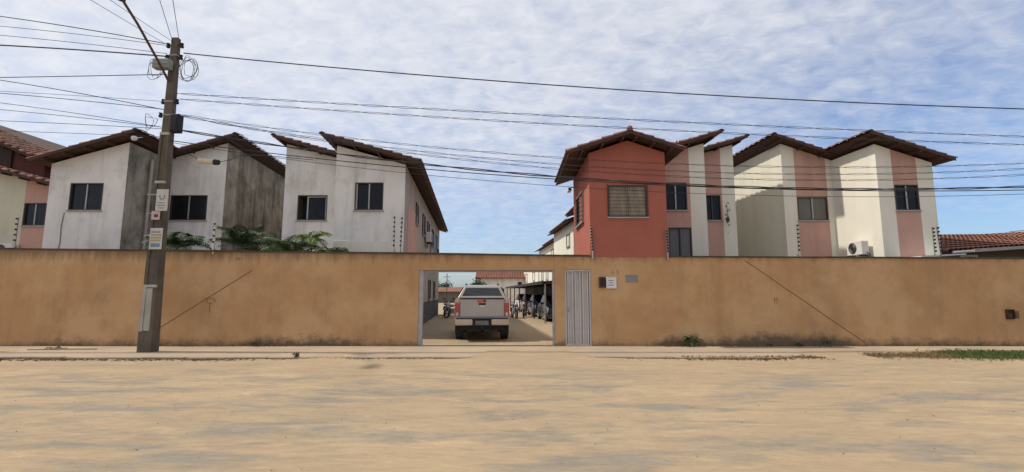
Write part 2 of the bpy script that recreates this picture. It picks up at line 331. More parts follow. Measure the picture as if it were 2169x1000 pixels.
# pedestrian door: frame, corrugated leaf, handle
door = wl().box(1.604, 1.655, WY + .03, WY + .15, .03, 2.28).box(2.345, 2.396, WY + .03, WY + .15, .03, 2.28).box(1.655, 2.345, WY + .03, WY + .15, 2.23, 2.28).box(1.604, 2.396, WY - .02, WY + .16, -.05, .028).build('door', 'door', wall)
for k in range(3):
    a = 1.658 + k * .2285
    pm = wl().prism([(a, .045), (a + .225, .045), (a + .225, 2.225), (a, 2.225)], WY + .10, WY + .125)
    for q in (.02, .165): pm.prism([(a + q, .06), (a + q + .04, .06), (a + q + .04, 2.21), (a + q, 2.21)], WY + .05, WY + .0985)
    pm.build('door_leaf', 'door', door, bevel=.006)
wl().box(1.70, 1.72, WY + .03, WY + .075, 1.0, 1.14).box(1.66, 1.72, WY + .06, WY + .0975, .98, 1.16).build('door_handle', 'galv', door)
# brown diagonal lines and a drawn mark on the plaster
def strip(pts, w, y, parent, name='painted_line', m='mark'):
    b = wl()
    for (x0, z0), (x1, z1) in zip(pts, pts[1:]):
        d = Vector((x1 - x0, z1 - z0)).normalized(); n = Vector((-d.y, d.x)) * w / 2
        b.add([(x0 + n.x, y, z0 + n.y), (x1 + n.x, y, z1 + n.y), (x1 - n.x, y, z1 - n.y), (x0 - n.x, y, z0 - n.y),
               (x0 + n.x, y + .012, z0 + n.y), (x1 + n.x, y + .012, z1 + n.y), (x1 - n.x, y + .012, z1 - n.y), (x0 - n.x, y + .012, z0 - n.y)],
              [(0, 1, 2, 3), (0, 4, 5, 1), (1, 5, 6, 2), (2, 6, 7, 3), (3, 7, 4, 0)])
    return b.build(name, m, parent)
def wob(a, b, n=14, amp=.004):
    return [(a[0] + (b[0] - a[0]) * i / n + random.uniform(-amp, amp), a[1] + (b[1] - a[1]) * i / n + random.uniform(-amp, amp)) for i in range(n + 1)]
strip(wob((-10.75, .42), (-7.9, 2.26)), .024, WY - .006, wall, 'diagonal_line')['label'] = 'thin brown line rising to the right across the wall'
strip(wob((7.1, 2.56), (10.55, .10)), .024, WY - .006, wall, 'diagonal_line')['label'] = 'thin brown line falling to the right across the wall'
strip([(-9.10 + .13 * math.cos(a), 1.33 + .075 * math.sin(a)) for a in [k * math.pi / 7 - .4 for k in range(13)]], .018, WY - .005, wall, 'scribble')
strip([(-9.11, 1.255), (-9.13, 1.12), (-9.10, .98)], .02, WY - .005, wall, 'scribble')
for dx in (0, .07):
    strip([(7.95 + dx, 1.45), (7.93 + dx, 1.25)], .014, WY - .005, wall, 'scribble')
strip([(7.9, 1.38), (8.06, 1.37)], .014, WY - .0045, wall, 'scribble')
# house number scribbled above the meter box
strip([(3.02, 2.16), (3.07, 2.24), (3.10, 2.15), (3.03, 2.13)], .014, WY - .005, wall, 'scribble')
strip([(3.18, 2.24), (3.24, 2.26), (3.20, 2.20), (3.25, 2.17), (3.19, 2.13)], .014, WY - .005, wall, 'scribble')

# boxes fixed to the wall
t = thing('meter_box', 'small brown-black meter box fixed left of the white box beside door', 'meter box', (2.735, WY, 1.89))
MB().box(-.10, .10, -.09, -.0, -.16, .16).build('case', 'meter', t, bevel=.01); MB().box(-.07, .07, -.105, -.091, -.10, .12).build('cover', 'black', t, bevel=.008)
t = thing('intercom_box', 'white square box with grey printed lines beside the pedestrian door', 'box', (3.0, WY, 1.875))
MB().box(-.155, .155, -.08, 0, -.17, .17).build('case', 'plastic_w', t, bevel=.012)
for k, (a, z) in enumerate(((.09, .07), (.06, .0), (.1, -.07))): MB().box(-a, a * .8, -.083, -.0805, z - .011, z + .011).build('printed_line', 'ink', t)
t = thing('wall_plaque', 'small grey plaque screwed to the wall under the red tower', 'plaque', (3.635, WY, 1.99))
MB().box(-.18, .18, -.02, 0, -.095, .095).build('plate', 'plaque', t, bevel=.006); MB().box(-.19, .19, -.028, -.0, .097, .115).build('rim', 'galv', t)
t = thing('meter_box', 'small open rusty brown meter niche near the right end of the wall', 'meter box', (14.97, WY, .935))
MB().box(-.11, -.09, -.07, 0, -.145, .145).box(.09, .11, -.07, 0, -.145, .145).box(-.09, .09, -.07, 0, .125, .145).box(-.09, .09, -.07, 0, -.145, -.125).box(-.09, .09, -.015, 0, -.125, .125).build('case', 'meter', t)
MB().box(-.06, .05, -.05, -.016, -.1, .02).build('meter', 'iron', t); MB().box(.112, .13, -.16, -.02, -.12, .1).build('flap', 'iron', t)

# ------------------------------------------------------------------ buildings
TILE = MB()
for k, (x0, r) in enumerate(((0, .084), (.44, .103))): pass
def tile_mesh():
    b = MB(); n = 7
    for L, r, dz in ((0, .080, .0), (.44, .102, .022)):
        for rr in (r, r - .016):
            b.v += [(L, rr * math.cos(math.pi * i / (n - 1)), rr * math.sin(math.pi * i / (n - 1)) * .8 + dz) for i in range(n)]
    for i in range(n - 1):
        b.f += [(i, i + 1, 2 * n + i + 1, 2 * n + i), (n + i, 3 * n + i, 3 * n + i + 1, n + i + 1), (2 * n + i, 2 * n + i + 1, 3 * n + i + 1, 3 * n + i), (i, n + i, n + i + 1, i + 1)]
    return b.mesh('tile')
TM = tile_mesh(); TM.materials.append(M['tile'])
TMR = TM.copy(); TMR.materials.clear(); TMR.materials.append(M['redtile'])
for q in (TM, TMR):
    for p in q.polygons: p.use_smooth = True
def field(b, M4):
    """one light half-pipe tile for the mass of the roof"""
    n = 5; vs = []
    for L, r, dz in ((0, .080, .0), (.44, .102, .022)):
        vs += [M4 @ Vector((L, r * math.cos(math.pi * i / (n - 1)), r * math.sin(math.pi * i / (n - 1)) * .8 + dz)) for i in range(n)]
    b.add(vs, [(i, i + 1, n + i + 1, n + i) for i in range(n - 1)])
def roof(root, xa, za, xb, zb, y0, y1, k=0.0, yr=0.0, base=(0, 0, 0), verge=True, maxy=None, tm=None, name='roof', tmat='tile', eave_tiles=0):
    """one tiled slope falling from (xa,za) to (xb,zb) in X, running y0..y1 in Y, sheared by k along Y"""
    sg = 1 if xb > xa else -1
    ang = math.atan2(za - zb, abs(xb - xa)); L = math.hypot(xb - xa, za - zb)
    sh = lambda x, y, z: (x + k * (y - yr) - base[0], y - base[1], z - base[2])
    r = MB(sh).prism([(xa, za), (xb, zb), (xb, zb - .045), (xa, za - .045)], y0, y1).build(name, 'wood', root)
    # barge board along the visible verge and rafters below it
    up = Vector((math.sin(ang) * sg, 0, math.cos(ang)))
    MB(sh).prism([(xa, za + .035), (xb, zb + .035), (xb, zb - .075), (xa, za - .075)], y0 - .028, y0 - .002).build('barge_board', 'wood', r)
    nr = max(3, int(L / .75))
    for i in range(nr):
        f = (i + .35) / nr; x = xa + (xb - xa) * f; z = za + (zb - za) * f - .047
        MB(sh).prism([(x - .03, z - .11), (x + .03, z - .11), (x + .03, z), (x - .03, z)], y0 + .0, min(y1, y0 + 1.2)).build('purlin', 'wood', r)
    nc = max(2, int(round(L / .37))); st = L / nc
    d = Vector((math.cos(ang) * sg, 0, -math.sin(ang)))
    rotm = Matrix((( d.x, 0, up.x), (0, 1 * sg, 0), (d.z, 0, up.z))).to_4x4()
    eu = rotm.to_euler()
    fb = MB(); cols = int((min(y1, maxy or y1) - y0) / .205)
    for c in range(cols):
        y = y0 + .085 + c * .205
        for i in range(nc):
            p = Vector((xa, 0, za)) + d * (i * st) + up * .012
            loc = Vector((p.x + k * (y - yr) - base[0], y - base[1], p.z - base[2] + random.uniform(0, .012)))
            if (c == 0 and verge) or (i == nc - 1 and c < eave_tiles):
                e2 = (eu.x, eu.y + random.uniform(-.02, .02), eu.z + random.uniform(-.03, .03))
                place(tm or TM, 'tile', r, loc, e2, (st / .37, 1, 1))
            else:
                field(fb, Matrix.Translation(loc) @ rotm)
    # ridge row along the high edge
    for i in range(int((min(y1, maxy or y1) - y0) / .4)):
        y = y0 + i * .4
        loc = Vector((xa + k * (y - yr) - base[0], y - base[1], za + .03 - base[2]))
        field(fb, Matrix.Translation(loc) @ Matrix.Rotation(R(90), 4, 'Z') @ Matrix.Scale(1.25, 4, (0, 1, 0)))
    fo = fb.build('tile_field', tmat, r, smooth=True, kind='stuff')
    return r
def window(root, tf, u0, u1, w0, w1, pane='glass', style='slider', frame='darkalu', mull='alu', bars=0, sill=True, depth=.10):
    """window in a wall; tf maps (u along wall, d outward, w up) to local coords"""
    f = .035
    b = MB(lambda x, y, z: tf(x, y, z))
    b.box(u0, u0 + f, -depth, .012, w0, w1).box(u1 - f, u1, -depth, .012, w0, w1).box(u0 + f, u1 - f, -depth, .012, w0, w0 + f).box(u0 + f, u1 - f, -depth, .012, w1 - f, w1)
    win = b.build('window', frame, root)
    um = (u0 + u1) / 2
    B = lambda: MB(lambda x, y, z: tf(x, y, z))
    if style == 'open':
        um = u0 + (u1 - u0) * .34
        B().box(um, u1 - f, -.065, -.055, w0 + f, w1 - f).build('pane', pane, win)
        B().box(um - .035, um + .02, -.07, -.03, w0 + f, w1 - f).build('sash', 'alu', win)
        B().box(u1 - f - .05, u1 - f - .002, -.07, -.04, w0 + f, w1 - f).build('sash', 'alu', win)
        B().box(um + .02, u1 - f - .052, -.07, -.04, w1 - f - .05, w1 - f - .002).build('sash', 'alu', win)
        B().box(u0 + f, um - .036, -.40, -.39, w0 + f, w1 - f).build('pane', 'black', win)  # black sheet behind the open sash stands in for the dark room
    else:
        B().box(u0 + f, um - .002, -.070, -.060, w0 + f, w1 - f).build('pane', pane, win)
        B().box(um + .002, u1 - f, -.050, -.040, w0 + f, w1 - f).build('pane', pane, win)
        B().box(um - .022, um + .022, -.0395, -.012, w0 + f, w1 - f).build('mullion', mull, win)
        if style == 'frame':
            B().box(u0 + f + .001, u0 + f + .05, -.0595, -.02, w0 + f, w1 - f).build('sash', 'alu', win)
    for i in range(bars):
        z = w0 + (w1 - w0) * (i + .5) / bars
        B().box(u0 - .01, u1 + .01, .03, .042, z - .006, z + .006).build('grille_bar', 'iron', win)
    if bars:
        for u in (u0 - .02, um, u1 + .02): B().box(u - .008, u + .008, .018, .03, w0 - .03, w1 + .03).build('grille_bar', 'iron', win)
    if sill: B().box(u0 - .04, u1 + .04, -.02, .05, w0 - .045, w0 - .002).build('sill', 'sill', win)
    return win
def volume(root, x0, x1, y0, y1, zt, strips, holes, k, yr, base, sides=('white', 'white'), back='white'):
    """walls of one two-storey bay. strips: [(x, material)...] start points along the front; holes: [(x0,x1,z0,z1)]"""
    sh = lambda x, y, z: (x + k * (y - yr) - base[0], y - base[1], z - base[2])
    fr = {}
    br = sorted({x0, x1} | {s[0] for s in strips} | {h[0] for h in holes} | {h[1] for h in holes})
    for a, b in zip(br, br[1:]):
        mt = [s[1] for s in strips if s[0] <= a + 1e-6][-1]
        mb = fr.setdefault(mt, MB(sh)); z = -.05; mid = (a + b) / 2
        hs = sorted([h for h in holes if h[0] - 1e-6 <= a and b <= h[1] + 1e-6], key=lambda h: h[2])
        for h in hs:
            mb.quad((a, y0, z), (b, y0, z), (b, y0, h[2]), (a, y0, h[2])); z = h[3]
        mb.quad((a, y0, z), (b, y0, z), (b, y0, zt(b)), (a, y0, zt(a)))
    rv = MB(sh)
    for h in holes:
        a, b, z0, z1 = h; d = y0 + .45
        rv.quad((a, y0, z0), (a, d, z0), (a, d, z1), (a, y0, z1)); rv.quad((b, y0, z0), (b, d, z0), (b, d, z1), (b, y0, z1))
        rv.quad((a, y0, z0), (b, y0, z0), (b, d, z0), (a, d, z0)); rv.quad((a, y0, z1), (b, y0, z1), (b, d, z1), (a, d, z1)); rv.quad((a, d, z0), (b, d, z0), (b, d, z1), (a, d, z1))
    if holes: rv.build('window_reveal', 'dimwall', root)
    for mt, mb in fr.items(): mb.build('front_wall' if mt not in ('pink',) else 'painted_strip', mt, root)
    MB(sh).quad((x0, y0, -.05), (x0, y1, -.05), (x0, y1, zt(x0)), (x0, y0, zt(x0))).build('side_wall', sides[0], root)
    MB(sh).quad((x1, y0, -.05), (x1, y1, -.05), (x1, y1, zt(x1)), (x1, y0, zt(x1))).build('side_wall', sides[1], root)
    MB(sh).quad((x0, y1, -.05), (x1, y1, -.05), (x1, y1, zt(x1)), (x0, y1, zt(x0))).build('rear_wall', back, root)
def front_tf(y, k, yr, base): return lambda u, d, w: (u + k * (y - yr) - base[0], y - d - base[1], w - base[2])
def side_tf(x, sgn, k, yr, base):     # wall at x (at yr), outward normal sgn*X, u = Y
    return lambda u, d, w: (x + sgn * d + k * (u - yr) - base[0], u - base[1], w - base[2])
YN, YF = 16.5, 18.7
K1 = -.087; K2 = -.05

# --- B3: block left of the gate (two bays, roof rising to the left)
base = (-6.4, 16.5, 0)
b3 = thing('apartment_block', 'weathered white block left of the gate with roof rising to the left', 'building', base)
z3 = lambda x: 6.13 + .285 * (-3.81 - x)
volume(b3, -9.0, -6.302, YF, 34, lambda x: z3(x) + .0, [(-9, 'white')], [(-8.43, -7.24, 4.46, 5.48)], K1, YN, base)
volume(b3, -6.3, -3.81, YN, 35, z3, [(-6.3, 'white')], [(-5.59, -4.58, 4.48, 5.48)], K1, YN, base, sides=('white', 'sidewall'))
window(b3, front_tf(YF, K1, YN, base), -8.43, -7.24, 4.46, 5.48, style='open')
window(b3, front_tf(YN, K1, YN, base), -5.59, -4.58, 4.48, 5.48, style='frame')
MB(lambda x, y, z: (x - base[0], y - base[1], z - base[2])).box(-6.28, -3.83, YN - .03, YN - .002, 0, 3.38).build('plinth_band', 'cream', b3)
roof(b3, -9.42, z3(-9.42) + .10, -6.32, z3(-6.32) + .10, YF - .42, 34, K1, YN, base)
roof(b3, -6.74, z3(-6.74) + .16, -3.30, z3(-3.30) + .16, YN - .45, 35.6, K1, YN, base)
# brick-pink lower stain band, windows and hung things on its yard side
MB(lambda x, y, z: (x + K1 * (y - YN) - base[0], y - base[1], z)).box(-3.808, -3.80, 17.4, 20.5, 1.66, 4.9).build('painted_strip', 'pink', b3)
MB(lambda x, y, z: (x + K1 * (y - YN) - base[0], y - base[1], z)).box(-3.808, -3.79, 16.6, 34.9, -.05, 1.1).build('painted_shade', 'painted_shade', b3)  # dark band painted in place of shade and plants along the wall foot
for (a, b, z0, z1) in ((19.8, 20.6, 4.5, 5.4), (22.6, 23.8, 4.4, 5.4), (25.0, 26.2, 4.4, 5.4), (28.2, 29.4, 4.4, 5.4), (31.2, 32.4, 4.4, 5.4), (19.8, 20.9, 1.2, 2.35), (22.2, 23.4, 1.2, 2.3), (26.5, 27.7, 1.2, 2.3), (30, 31.2, 1.2, 2.3)):
    window(b3, side_tf(-3.77, 1, K1, YN, base), a, b, z0, z1, depth=.04)
acn = 0
def ac_unit(label, loc, rz, tilt=0):
    t = thing('air_conditioner', label, 'air conditioner', loc, rz, 'outdoor air conditioning units')
    MB().box(-.38, .38, -.28, -.02, 0, .5).build('case', 'plastic_w', t, bevel=.015)
    b = MB(); n = 18
    for rr in (.20, .15, .10): b.tube([(-.08 + rr * math.cos(2 * math.pi * i / n), -.29, .25 + rr * math.sin(2 * math.pi * i / n)) for i in range(n + 1)], .006, 4)
    MB().cyl((-.08, -.275, .25), (-.08, -.285, .25), .21, 20).build('fan_opening', 'black', t); b.build('fan_grille', 'galv', t)
    MB().box(-.32, -.28, -.34, -.0, -.06, -.005).box(-.32, -.28, -.03, 0, -.3, -.06).build('bracket', 'iron', t); MB().box(.28, .32, -.34, 0, -.06, -.005).box(.28, .32, -.03, 0, -.3, -.06).build('bracket', 'iron', t)
    MB().tube([(.36, -.1, .1), (.46, -.06, .0), (.47, -.02, -.25)], .018, 6).build('pipe', 'black', t)
    return t
yy = 24.2; ac_unit('white air conditioner on the yard side of the block left of the gate', (-3.78 + K1 * (yy - YN) + .02, yy, 4.15), R(90 + 5))
# laundry and a planter hanging on that side
for i, (yy, z, mm, lab) in enumerate(((27.2, 3.9, 'cloth_b', 'blue-grey cloth hung out below the eave by the gate'), (30.2, 3.4, 'black', 'dark cloth hung low on the far side wall by the gate'))):
    x = -3.75 + K1 * (yy - YN)
    b = MB(); n = 9
    b.v = [(x + .12 + .035 * math.sin(i2 * 1.9) + .02 * j, yy + i2 * .1, z + 1.0 - j * .5) for j in range(3) for i2 in range(n)]
    b.f = [(j * n + i2, j * n + i2 + 1, (j + 1) * n + i2 + 1, (j + 1) * n + i2) for j in range(2) for i2 in range(n - 1)]
    o = b.build('hanging_cloth', mm); tag(o, lab, 'cloth'); sm = o.modifiers.new('s', 'SOLIDIFY'); sm.thickness = .006

# --- B2 + B1: outer left block, roof falling to the left
base = (-13.5, 16.5, 0)
b1 = thing('apartment_block', 'mould-stained white block behind the utility pole with two staggered gables', 'building', base)
z1 = lambda x: 7.65 + .29 * (x + 11.4)
volume(b1, -13.77, -11.4, YF, 33, z1, [(-13.77, 'white')], [(-13.55, -12.07, 4.46, 5.48)], K1, YN, base, sides=('white', 'mould'))
volume(b1, -16.5, -13.772, YN, 34, z1, [(-16.5, 'white')], [(-15.73, -14.56, 4.48, 5.46)], K1, YN, base, sides=('white', 'mould'))
window(b1, front_tf(YF, K1, YN, base), -13.55, -12.07, 4.46, 5.48, bars=0)
window(b1, front_tf(YN, K1, YN, base), -15.73, -14.56, 4.48, 5.46)
roof(b1, -10.95, z1(-10.95) + .10, -14.0, z1(-14.0) + .10, YF - .42, 33.5, K1, YN, base)
roof(b1, -13.32, z1(-13.32) + .16, -16.93, z1(-16.93) + .16, YN - .45, 34.5, K1, YN, base)
MB().tube([(-13.72 - base[0], 17.55 - base[1], 6.6), (-13.74 - base[0], 17.55 - base[1], 3.0), (-13.74 - base[0], 17.55 - base[1], .1)], .05, 8).build('drain_pipe', 'palepole', b1)
MB().tube([(-13.78 - base[0], 18.1 - base[1], 6.6), (-13.78 - base[0], 18.1 - base[1], .1)], .10, 8).build('drain_pipe', 'mould', b1, label='dark mouldy drain pipe')
strip([(-15.85 - base[0], 4.4), (-15.9 - base[0], 3.9), (-15.88 - base[0], 3.3), (-15.98 - base[0], 2.7)], .04, WY - .009, b1, 'crack', 'mould').data.transform(Matrix.Translation((0, 0, 0)))
MB(lambda x, y, z: (x - base[0], y - base[1], z)).ball((-13.35, 16.15, 7.0), .10, 7).cyl((-13.35, 16.15, 7.0), (-13.35, 16.5, 7.15), .02, 6).build('eave_lamp', 'plastic_w', b1, smooth=True)

# --- B0: far left block behind, partly out of frame
base = (-20.5, 18.7, 0)
b0 = thing('apartment_block', 'pale yellow block with pink strip at the far left edge', 'building', base)
z0f = lambda x: 5.80 + .27 * (-18.35 - x)
volume(b0, -26, -18.0, 18.7, 30, z0f, [(-26, 'yellowish'), (-19.62, 'pink')], [(-19.6, -18.7, 4.24, 5.16)], 0, 18.7, base, sides=('yellowish', 'yellowish'))
window(b0, front_tf(18.7, 0, 18.7, base), -19.6, -18.7, 4.24, 5.16)
roof(b0, -26.4, z0f(-26.4) + .1, -17.6, z0f(-17.6) + .1, 18.3, 30, 0, 18.7, base, maxy=22)
base = (-22.5, 22, 0)
b00 = thing('apartment_block', 'dull red upper gable rising behind the pale yellow block', 'building', base)
z00 = lambda x: 7.35 + .42 * (-20.9 - x)
volume(b00, -30, -20.9, 20.6, 32, z00, [(-30, 'brickred')], [], 0, 20.6, base, sides=('brickred', 'brickred'), back='brickred')
roof(b00, -30.4, z00(-30.4) + .12, -20.2, z00(-20.2) + .12, 19.9, 32, 0, 20.6, base, maxy=24)
MB(lambda x, y, z: (x - base[0], y - base[1], z)).prism([(-24.0, 6.7), (-22.35, 6.7), (-22.35, 8.2), (-24.0, 8.2)], 20.5, 20.598).build('wall_panel', 'iron', b00)
ac_unit('white air conditioner on the pale yellow wall at far left', (-19.95, 18.68, 3.0), 0)

# --- B4: block right of the tower (roof rising to the right)
base = (7, 16.5, 0)
b4 = thing('apartment_block', 'pink and cream striped block just behind the red tower', 'building', base)
z4 = lambda x: 7.55 + .30 * (x - 9.0)
volume(b4, 4.4, 6.9, YN, 28, z4, [(4.4, 'cream'), (5.3, 'pink'), (6.34, 'cream')], [(5.42, 6.22, 4.48, 5.48), (5.52, 6.32, 2.5, 3.86)], K2, YN, base, sides=('cream', 'cream'), back='cream')
volume(b4, 6.902, 9.1, YF, 27, z4, [(6.902, 'cream'), (7.72, 'pink'), (8.58, 'cream')], [(7.82, 8.50, 4.46, 5.48)], K2, YN, base, sides=('cream', 'cream'), back='cream')
window(b4, front_tf(YN, K2, YN, base), 5.42, 6.22, 4.48, 5.48)
window(b4, front_tf(YN, K2, YN, base), 5.52, 6.32, 2.5, 3.86, pane='greyglass', sill=False, mull='darkalu')
window(b4, front_tf(YF, K2, YN, base), 7.82, 8.50, 4.46, 5.48, mull='darkalu')
roof(b4, 7.36, z4(7.36) + .16, 3.9, z4(3.9) + .16, YN - .45, 28.5, K2, YN, base)
roof(b4, 9.52, z4(9.52) + .10, 6.92, z4(6.92) + .10, YF - .42, 27.5, K2, YN, base)
# aerial stub above that roof
o = MB().tube([(6.05, 18.0, 6.6), (6.35, 18.0, 7.45)], .035, 6).tube([(6.1, 18, 7.1), (6.5, 18, 7.5)], .03, 6).build('antenna', 'iron'); tag(o, 'short dark antenna stub sticking up behind the red tower roof', 'antenna')
# potted flowers hanging by its far window
t = thing('hanging_plant', 'small dark plant hanging beside the narrow window of the striped block', 'plant', (8.55, 18.5, 4.75))
b = MB()
for i in range(26):
    p = Vector((random.gauss(0, .05), random.gauss(0, .05), random.gauss(0, .25))); a = random.random() * 6.3
    b.add([p, p + Vector((.07 * math.cos(a), .07 * math.sin(a), .03)), p + Vector((.03 * math.cos(a + 1), .03 * math.sin(a + 1), -.07))], [(0, 1, 2)])
b.build('foliage', 'leafd', t, kind='stuff'); MB().cyl((0, 0, -.38), (0, 0, -.24), .05, 10, .08).build('pot', 'iron', t); MB().tube([(0, 0, -.24), (0, .0, .42)], .006, 5).build('hanger', 'iron', t)

# --- B5: outer right block, roof falling to the right
base = (13, 16.5, 0)
b5 = thing('apartment_block', 'cream block with salmon pink strips and two stepped gables at right', 'building', base)
z5 = lambda x: 7.62 - .345 * (x - 10.95)
volume(b5, 10.95, 13.048, YF, 31, z5, [(10.95, 'cream'), (11.46, 'pink'), (12.72, 'cream')], [(11.48, 12.68, 4.46, 5.40)], K2, YF, base, sides=('cream', 'cream'), back='cream')
volume(b5, 13.05, 15.05, YN, 32, z5, [(13.05, 'cream'), (13.60, 'pink'), (14.48, 'cream')], [(13.62, 14.46, 4.48, 5.40)], K2, YN, base, sides=('cream', 'cream'), back='cream')
window(b5, front_tf(YF, K2, YF, base), 11.48, 12.68, 4.46, 5.40, pane='greyglass')
window(b5, front_tf(YN, K2, YN, base), 13.62, 14.46, 4.48, 5.40)
roof(b5, 10.5, z5(10.5) + .10, 13.02, z5(13.02) + .10, YF - .42, 31.5, K2, YF, base)
roof(b5, 12.62, z5(12.62) + .16, 15.46, z5(15.46) + .16, YN - .45, 32.5, K2, YN, base)
t = ac_unit('white air conditioner on bracket at the cream side wall, right block', (12.90, 17.35, 2.95), R(-90))
aw = thing('awning', 'low white sheet awning at the foot of the right cream block', 'awning', (14.3, 15.9, 2.8))
MB().prism([(-.75, -.05), (.75, .03), (.75, .07), (-.75, -.01)], -.3, .55).build('sheet', 'plastic_w', aw); MB().box(-.7, -.66, .4, .44, -2.8, -.03).build('post', 'galv', aw); MB().box(.66, .7, .4, .44, -2.8, .03).build('post', 'galv', aw)

# --- low house at the far right edge
base = (19, 19, 0)
lh = thing('low_house', 'low house with red tile roof at the far right edge', 'house', base)
L = lambda x, y, z: (x - base[0], y - base[1], z)
MB(L).box(15.95, 27, 17.0, 22, -.05, 3.15).build('wall', 'dimwall', lh)
MB(L).add([(15.6, 16.7, 3.0), (19.5, 15.9, 3.24), (30, 14.9, 3.6), (30, 19.3, 4.5), (20.0, 20.3, 3.98), (15.6, 20.4, 3.98)], [(0, 1, 4, 5), (1, 2, 3, 4)]).build('roof_deck', 'wood', lh)
b = MB(L)
def rl(u, w):    # point on the low roof: u along, w up-slope
    e = Vector((15.6, 16.7, 3.0)).lerp(Vector((19.5, 15.9, 3.24)), u / .4) if u < .4 else Vector((19.5, 15.9, 3.24)).lerp(Vector((30, 14.9, 3.6)), (u - .4) / .6)
    r = Vector((15.6, 20.4, 3.98)).lerp(Vector((20, 20.3, 3.98)), u / .4) if u < .4 else Vector((20, 20.3, 3.98)).lerp(Vector((30, 19.3, 4.5)), (u - .4) / .6)
    return e.lerp(r, w)
for i in range(66):
    u = i / 66
    for j in range(10):
        p = rl(u, j / 10); q = rl(u, (j + 1.12) / 10); n = 5; vs = []
        s_ = rl(min(1, u + .01), j / 10) - p; s_.normalize()
        for c, rr, dz in ((p, .10, .045), (q, .08, .02)):
            vs += [c + s_ * rr * math.cos(math.pi * k / 4) + Vector((0, 0, rr * math.sin(math.pi * k / 4) + dz)) for k in range(n)]
        b.add(vs, [(k, k + 1, n + k + 1, n + k) for k in range(n - 1)])
b.build('tile_field', 'redtile', lh, smooth=True, kind='stuff')
MB(L).prism([(15.6, 2.95), (19.5, 3.19), (19.5, 3.29), (15.6, 3.05)], 15.86, 15.88).build('fascia', 'sill', lh)
bw = MB(L); bw.tube([(15.62, 16.68, 3.0), (19.5, 15.88, 3.24), (30, 14.88, 3.6)], .05, 6); bw.build('gutter', 'plastic_w', lh)
b = MB(L).box(16.15, 16.22, 16.93, 16.998, 2.3, 2.93).box(16.68, 16.75, 16.93, 16.998, 2.3, 2.93).box(16.22, 16.68, 16.93, 16.998, 2.86, 2.93).build('window', 'plastic_w', lh); MB(L).box(16.22, 16.68, 16.96, 16.99, 2.3, 2.86).build('pane', 'glass', b)
MB(L).box(18.55, 18.9, 16.9, 16.998, .0, 2.95).build('door', 'black', lh); MB(L).box(19.1, 19.25, 16.3, 16.45, 0, 3.1).build('post', 'dimwall', lh)

# --- red gatehouse tower
base = (3.62, 14.4, 0)
tw = thing('gatehouse_tower', 'brick red gatehouse tower with barred window rising over the tan wall', 'building', base)
L = lambda x, y, z: (x - base[0], y - base[1], z)
T0, T1, TY = 2.40, 4.78, 18.1
zt = lambda x: 6.33 - .335 * abs(x - 3.62)
MB(L).box(T0, T1, WY - .004, WY + .2, -.1, 2.66).build('base_wall', 'tan', tw)
def tower_front():
    h = (2.98, 4.18, 3.90, 4.90); b = MB(L); y = WY - .010
    br = [T0, h[0], 3.62, h[1], T1]
    for a, c in zip(br, br[1:]):
        if a >= h[0] and c <= h[1]:
            b.quad((a, y, 2.662), (c, y, 2.662), (c, y, h[2]), (a, y, h[2])); b.quad((a, y, h[3]), (c, y, h[3]), (c, y, zt(c)), (a, y, zt(a)))
        else: b.quad((a, y, 2.662), (c, y, 2.662), (c, y, zt(c)), (a, y, zt(a)))
    d = y + .3
    b.quad((h[0], y, h[2]), (h[0], d, h[2]), (h[0], d, h[3]), (h[0], y, h[3])); b.quad((h[1], y, h[2]), (h[1], d, h[2]), (h[1], d, h[3]), (h[1], y, h[3]))
    b.quad((h[0], y, h[2]), (h[1], y, h[2]), (h[1], d, h[2]), (h[0], d, h[2])); b.quad((h[0], y, h[3]), (h[1], y, h[3]), (h[1], d, h[3]), (h[0], d, h[3])); b.quad((h[0], d, h[2]), (h[1], d, h[2]), (h[1], d, h[3]), (h[0], d, h[3]))
    b.quad((T0, y, 2.662), (T1, y, 2.662), (T1, WY + .2, 2.662), (T0, WY + .2, 2.662))
    b.build('front_wall', 'red', tw)
tower_front()
for x in (T0, T1): MB(L).quad((x, WY - .010, 2.662), (x, TY, 2.662), (x, TY, zt(x)), (x, WY - .010, zt(x))).build('side_wall', 'red', tw)
MB(L).box(T0 + .02, T1 - .02, WY + .202, TY - .01, -.05, 2.66).build('lower_storey', 'tan', tw)
MB(L).add([(T0, TY, 2.66), (T1, TY, 2.66), (T1, TY, zt(T1)), (3.62, TY, zt(3.62)), (T0, TY, zt(T0))], [(0, 1, 2, 3, 4)]).build('rear_wall', 'red', tw)
window(tw, front_tf(WY - .010, 0, 0, base), 2.98, 4.18, 3.90, 4.90, pane='beigeglass', bars=9, frame='darkalu')
window(tw, side_tf(T0 - .04, -1, 0, 0, base), 15.55, 17.3, 3.95, 5.0, pane='beigeglass', bars=7, depth=.035, frame='sill')
roof(tw, 3.62, zt(3.62) + .16, 1.74, zt(1.74) + .16, 13.98, 18.45, 0, 0, base)
roof(tw, 3.622, zt(3.62) + .16, 5.24, zt(5.24) + .16, 13.98, 18.45, 0, 0, base)
MB(L).ball((3.62, 14.02, zt(3.62) + .26), .10, 6).build('ridge_cap', 'tile', tw)
t = thing('security_camera', 'white security camera under the left eave of the red tower', 'camera', (2.12, 17.2, 5.35))
MB().box(-.07, .07, -.2, .12, -.07, .07).build('housing', 'plastic_w', t, bevel=.02); MB().cyl((0, -.205, 0), (0, -.19, 0), .05, 12).build('lens', 'black', t); MB().tube([(0, .02, .07), (.12, .05, .13), (.27, .05, .1)], .02, 6).build('bracket', 'galv', t)

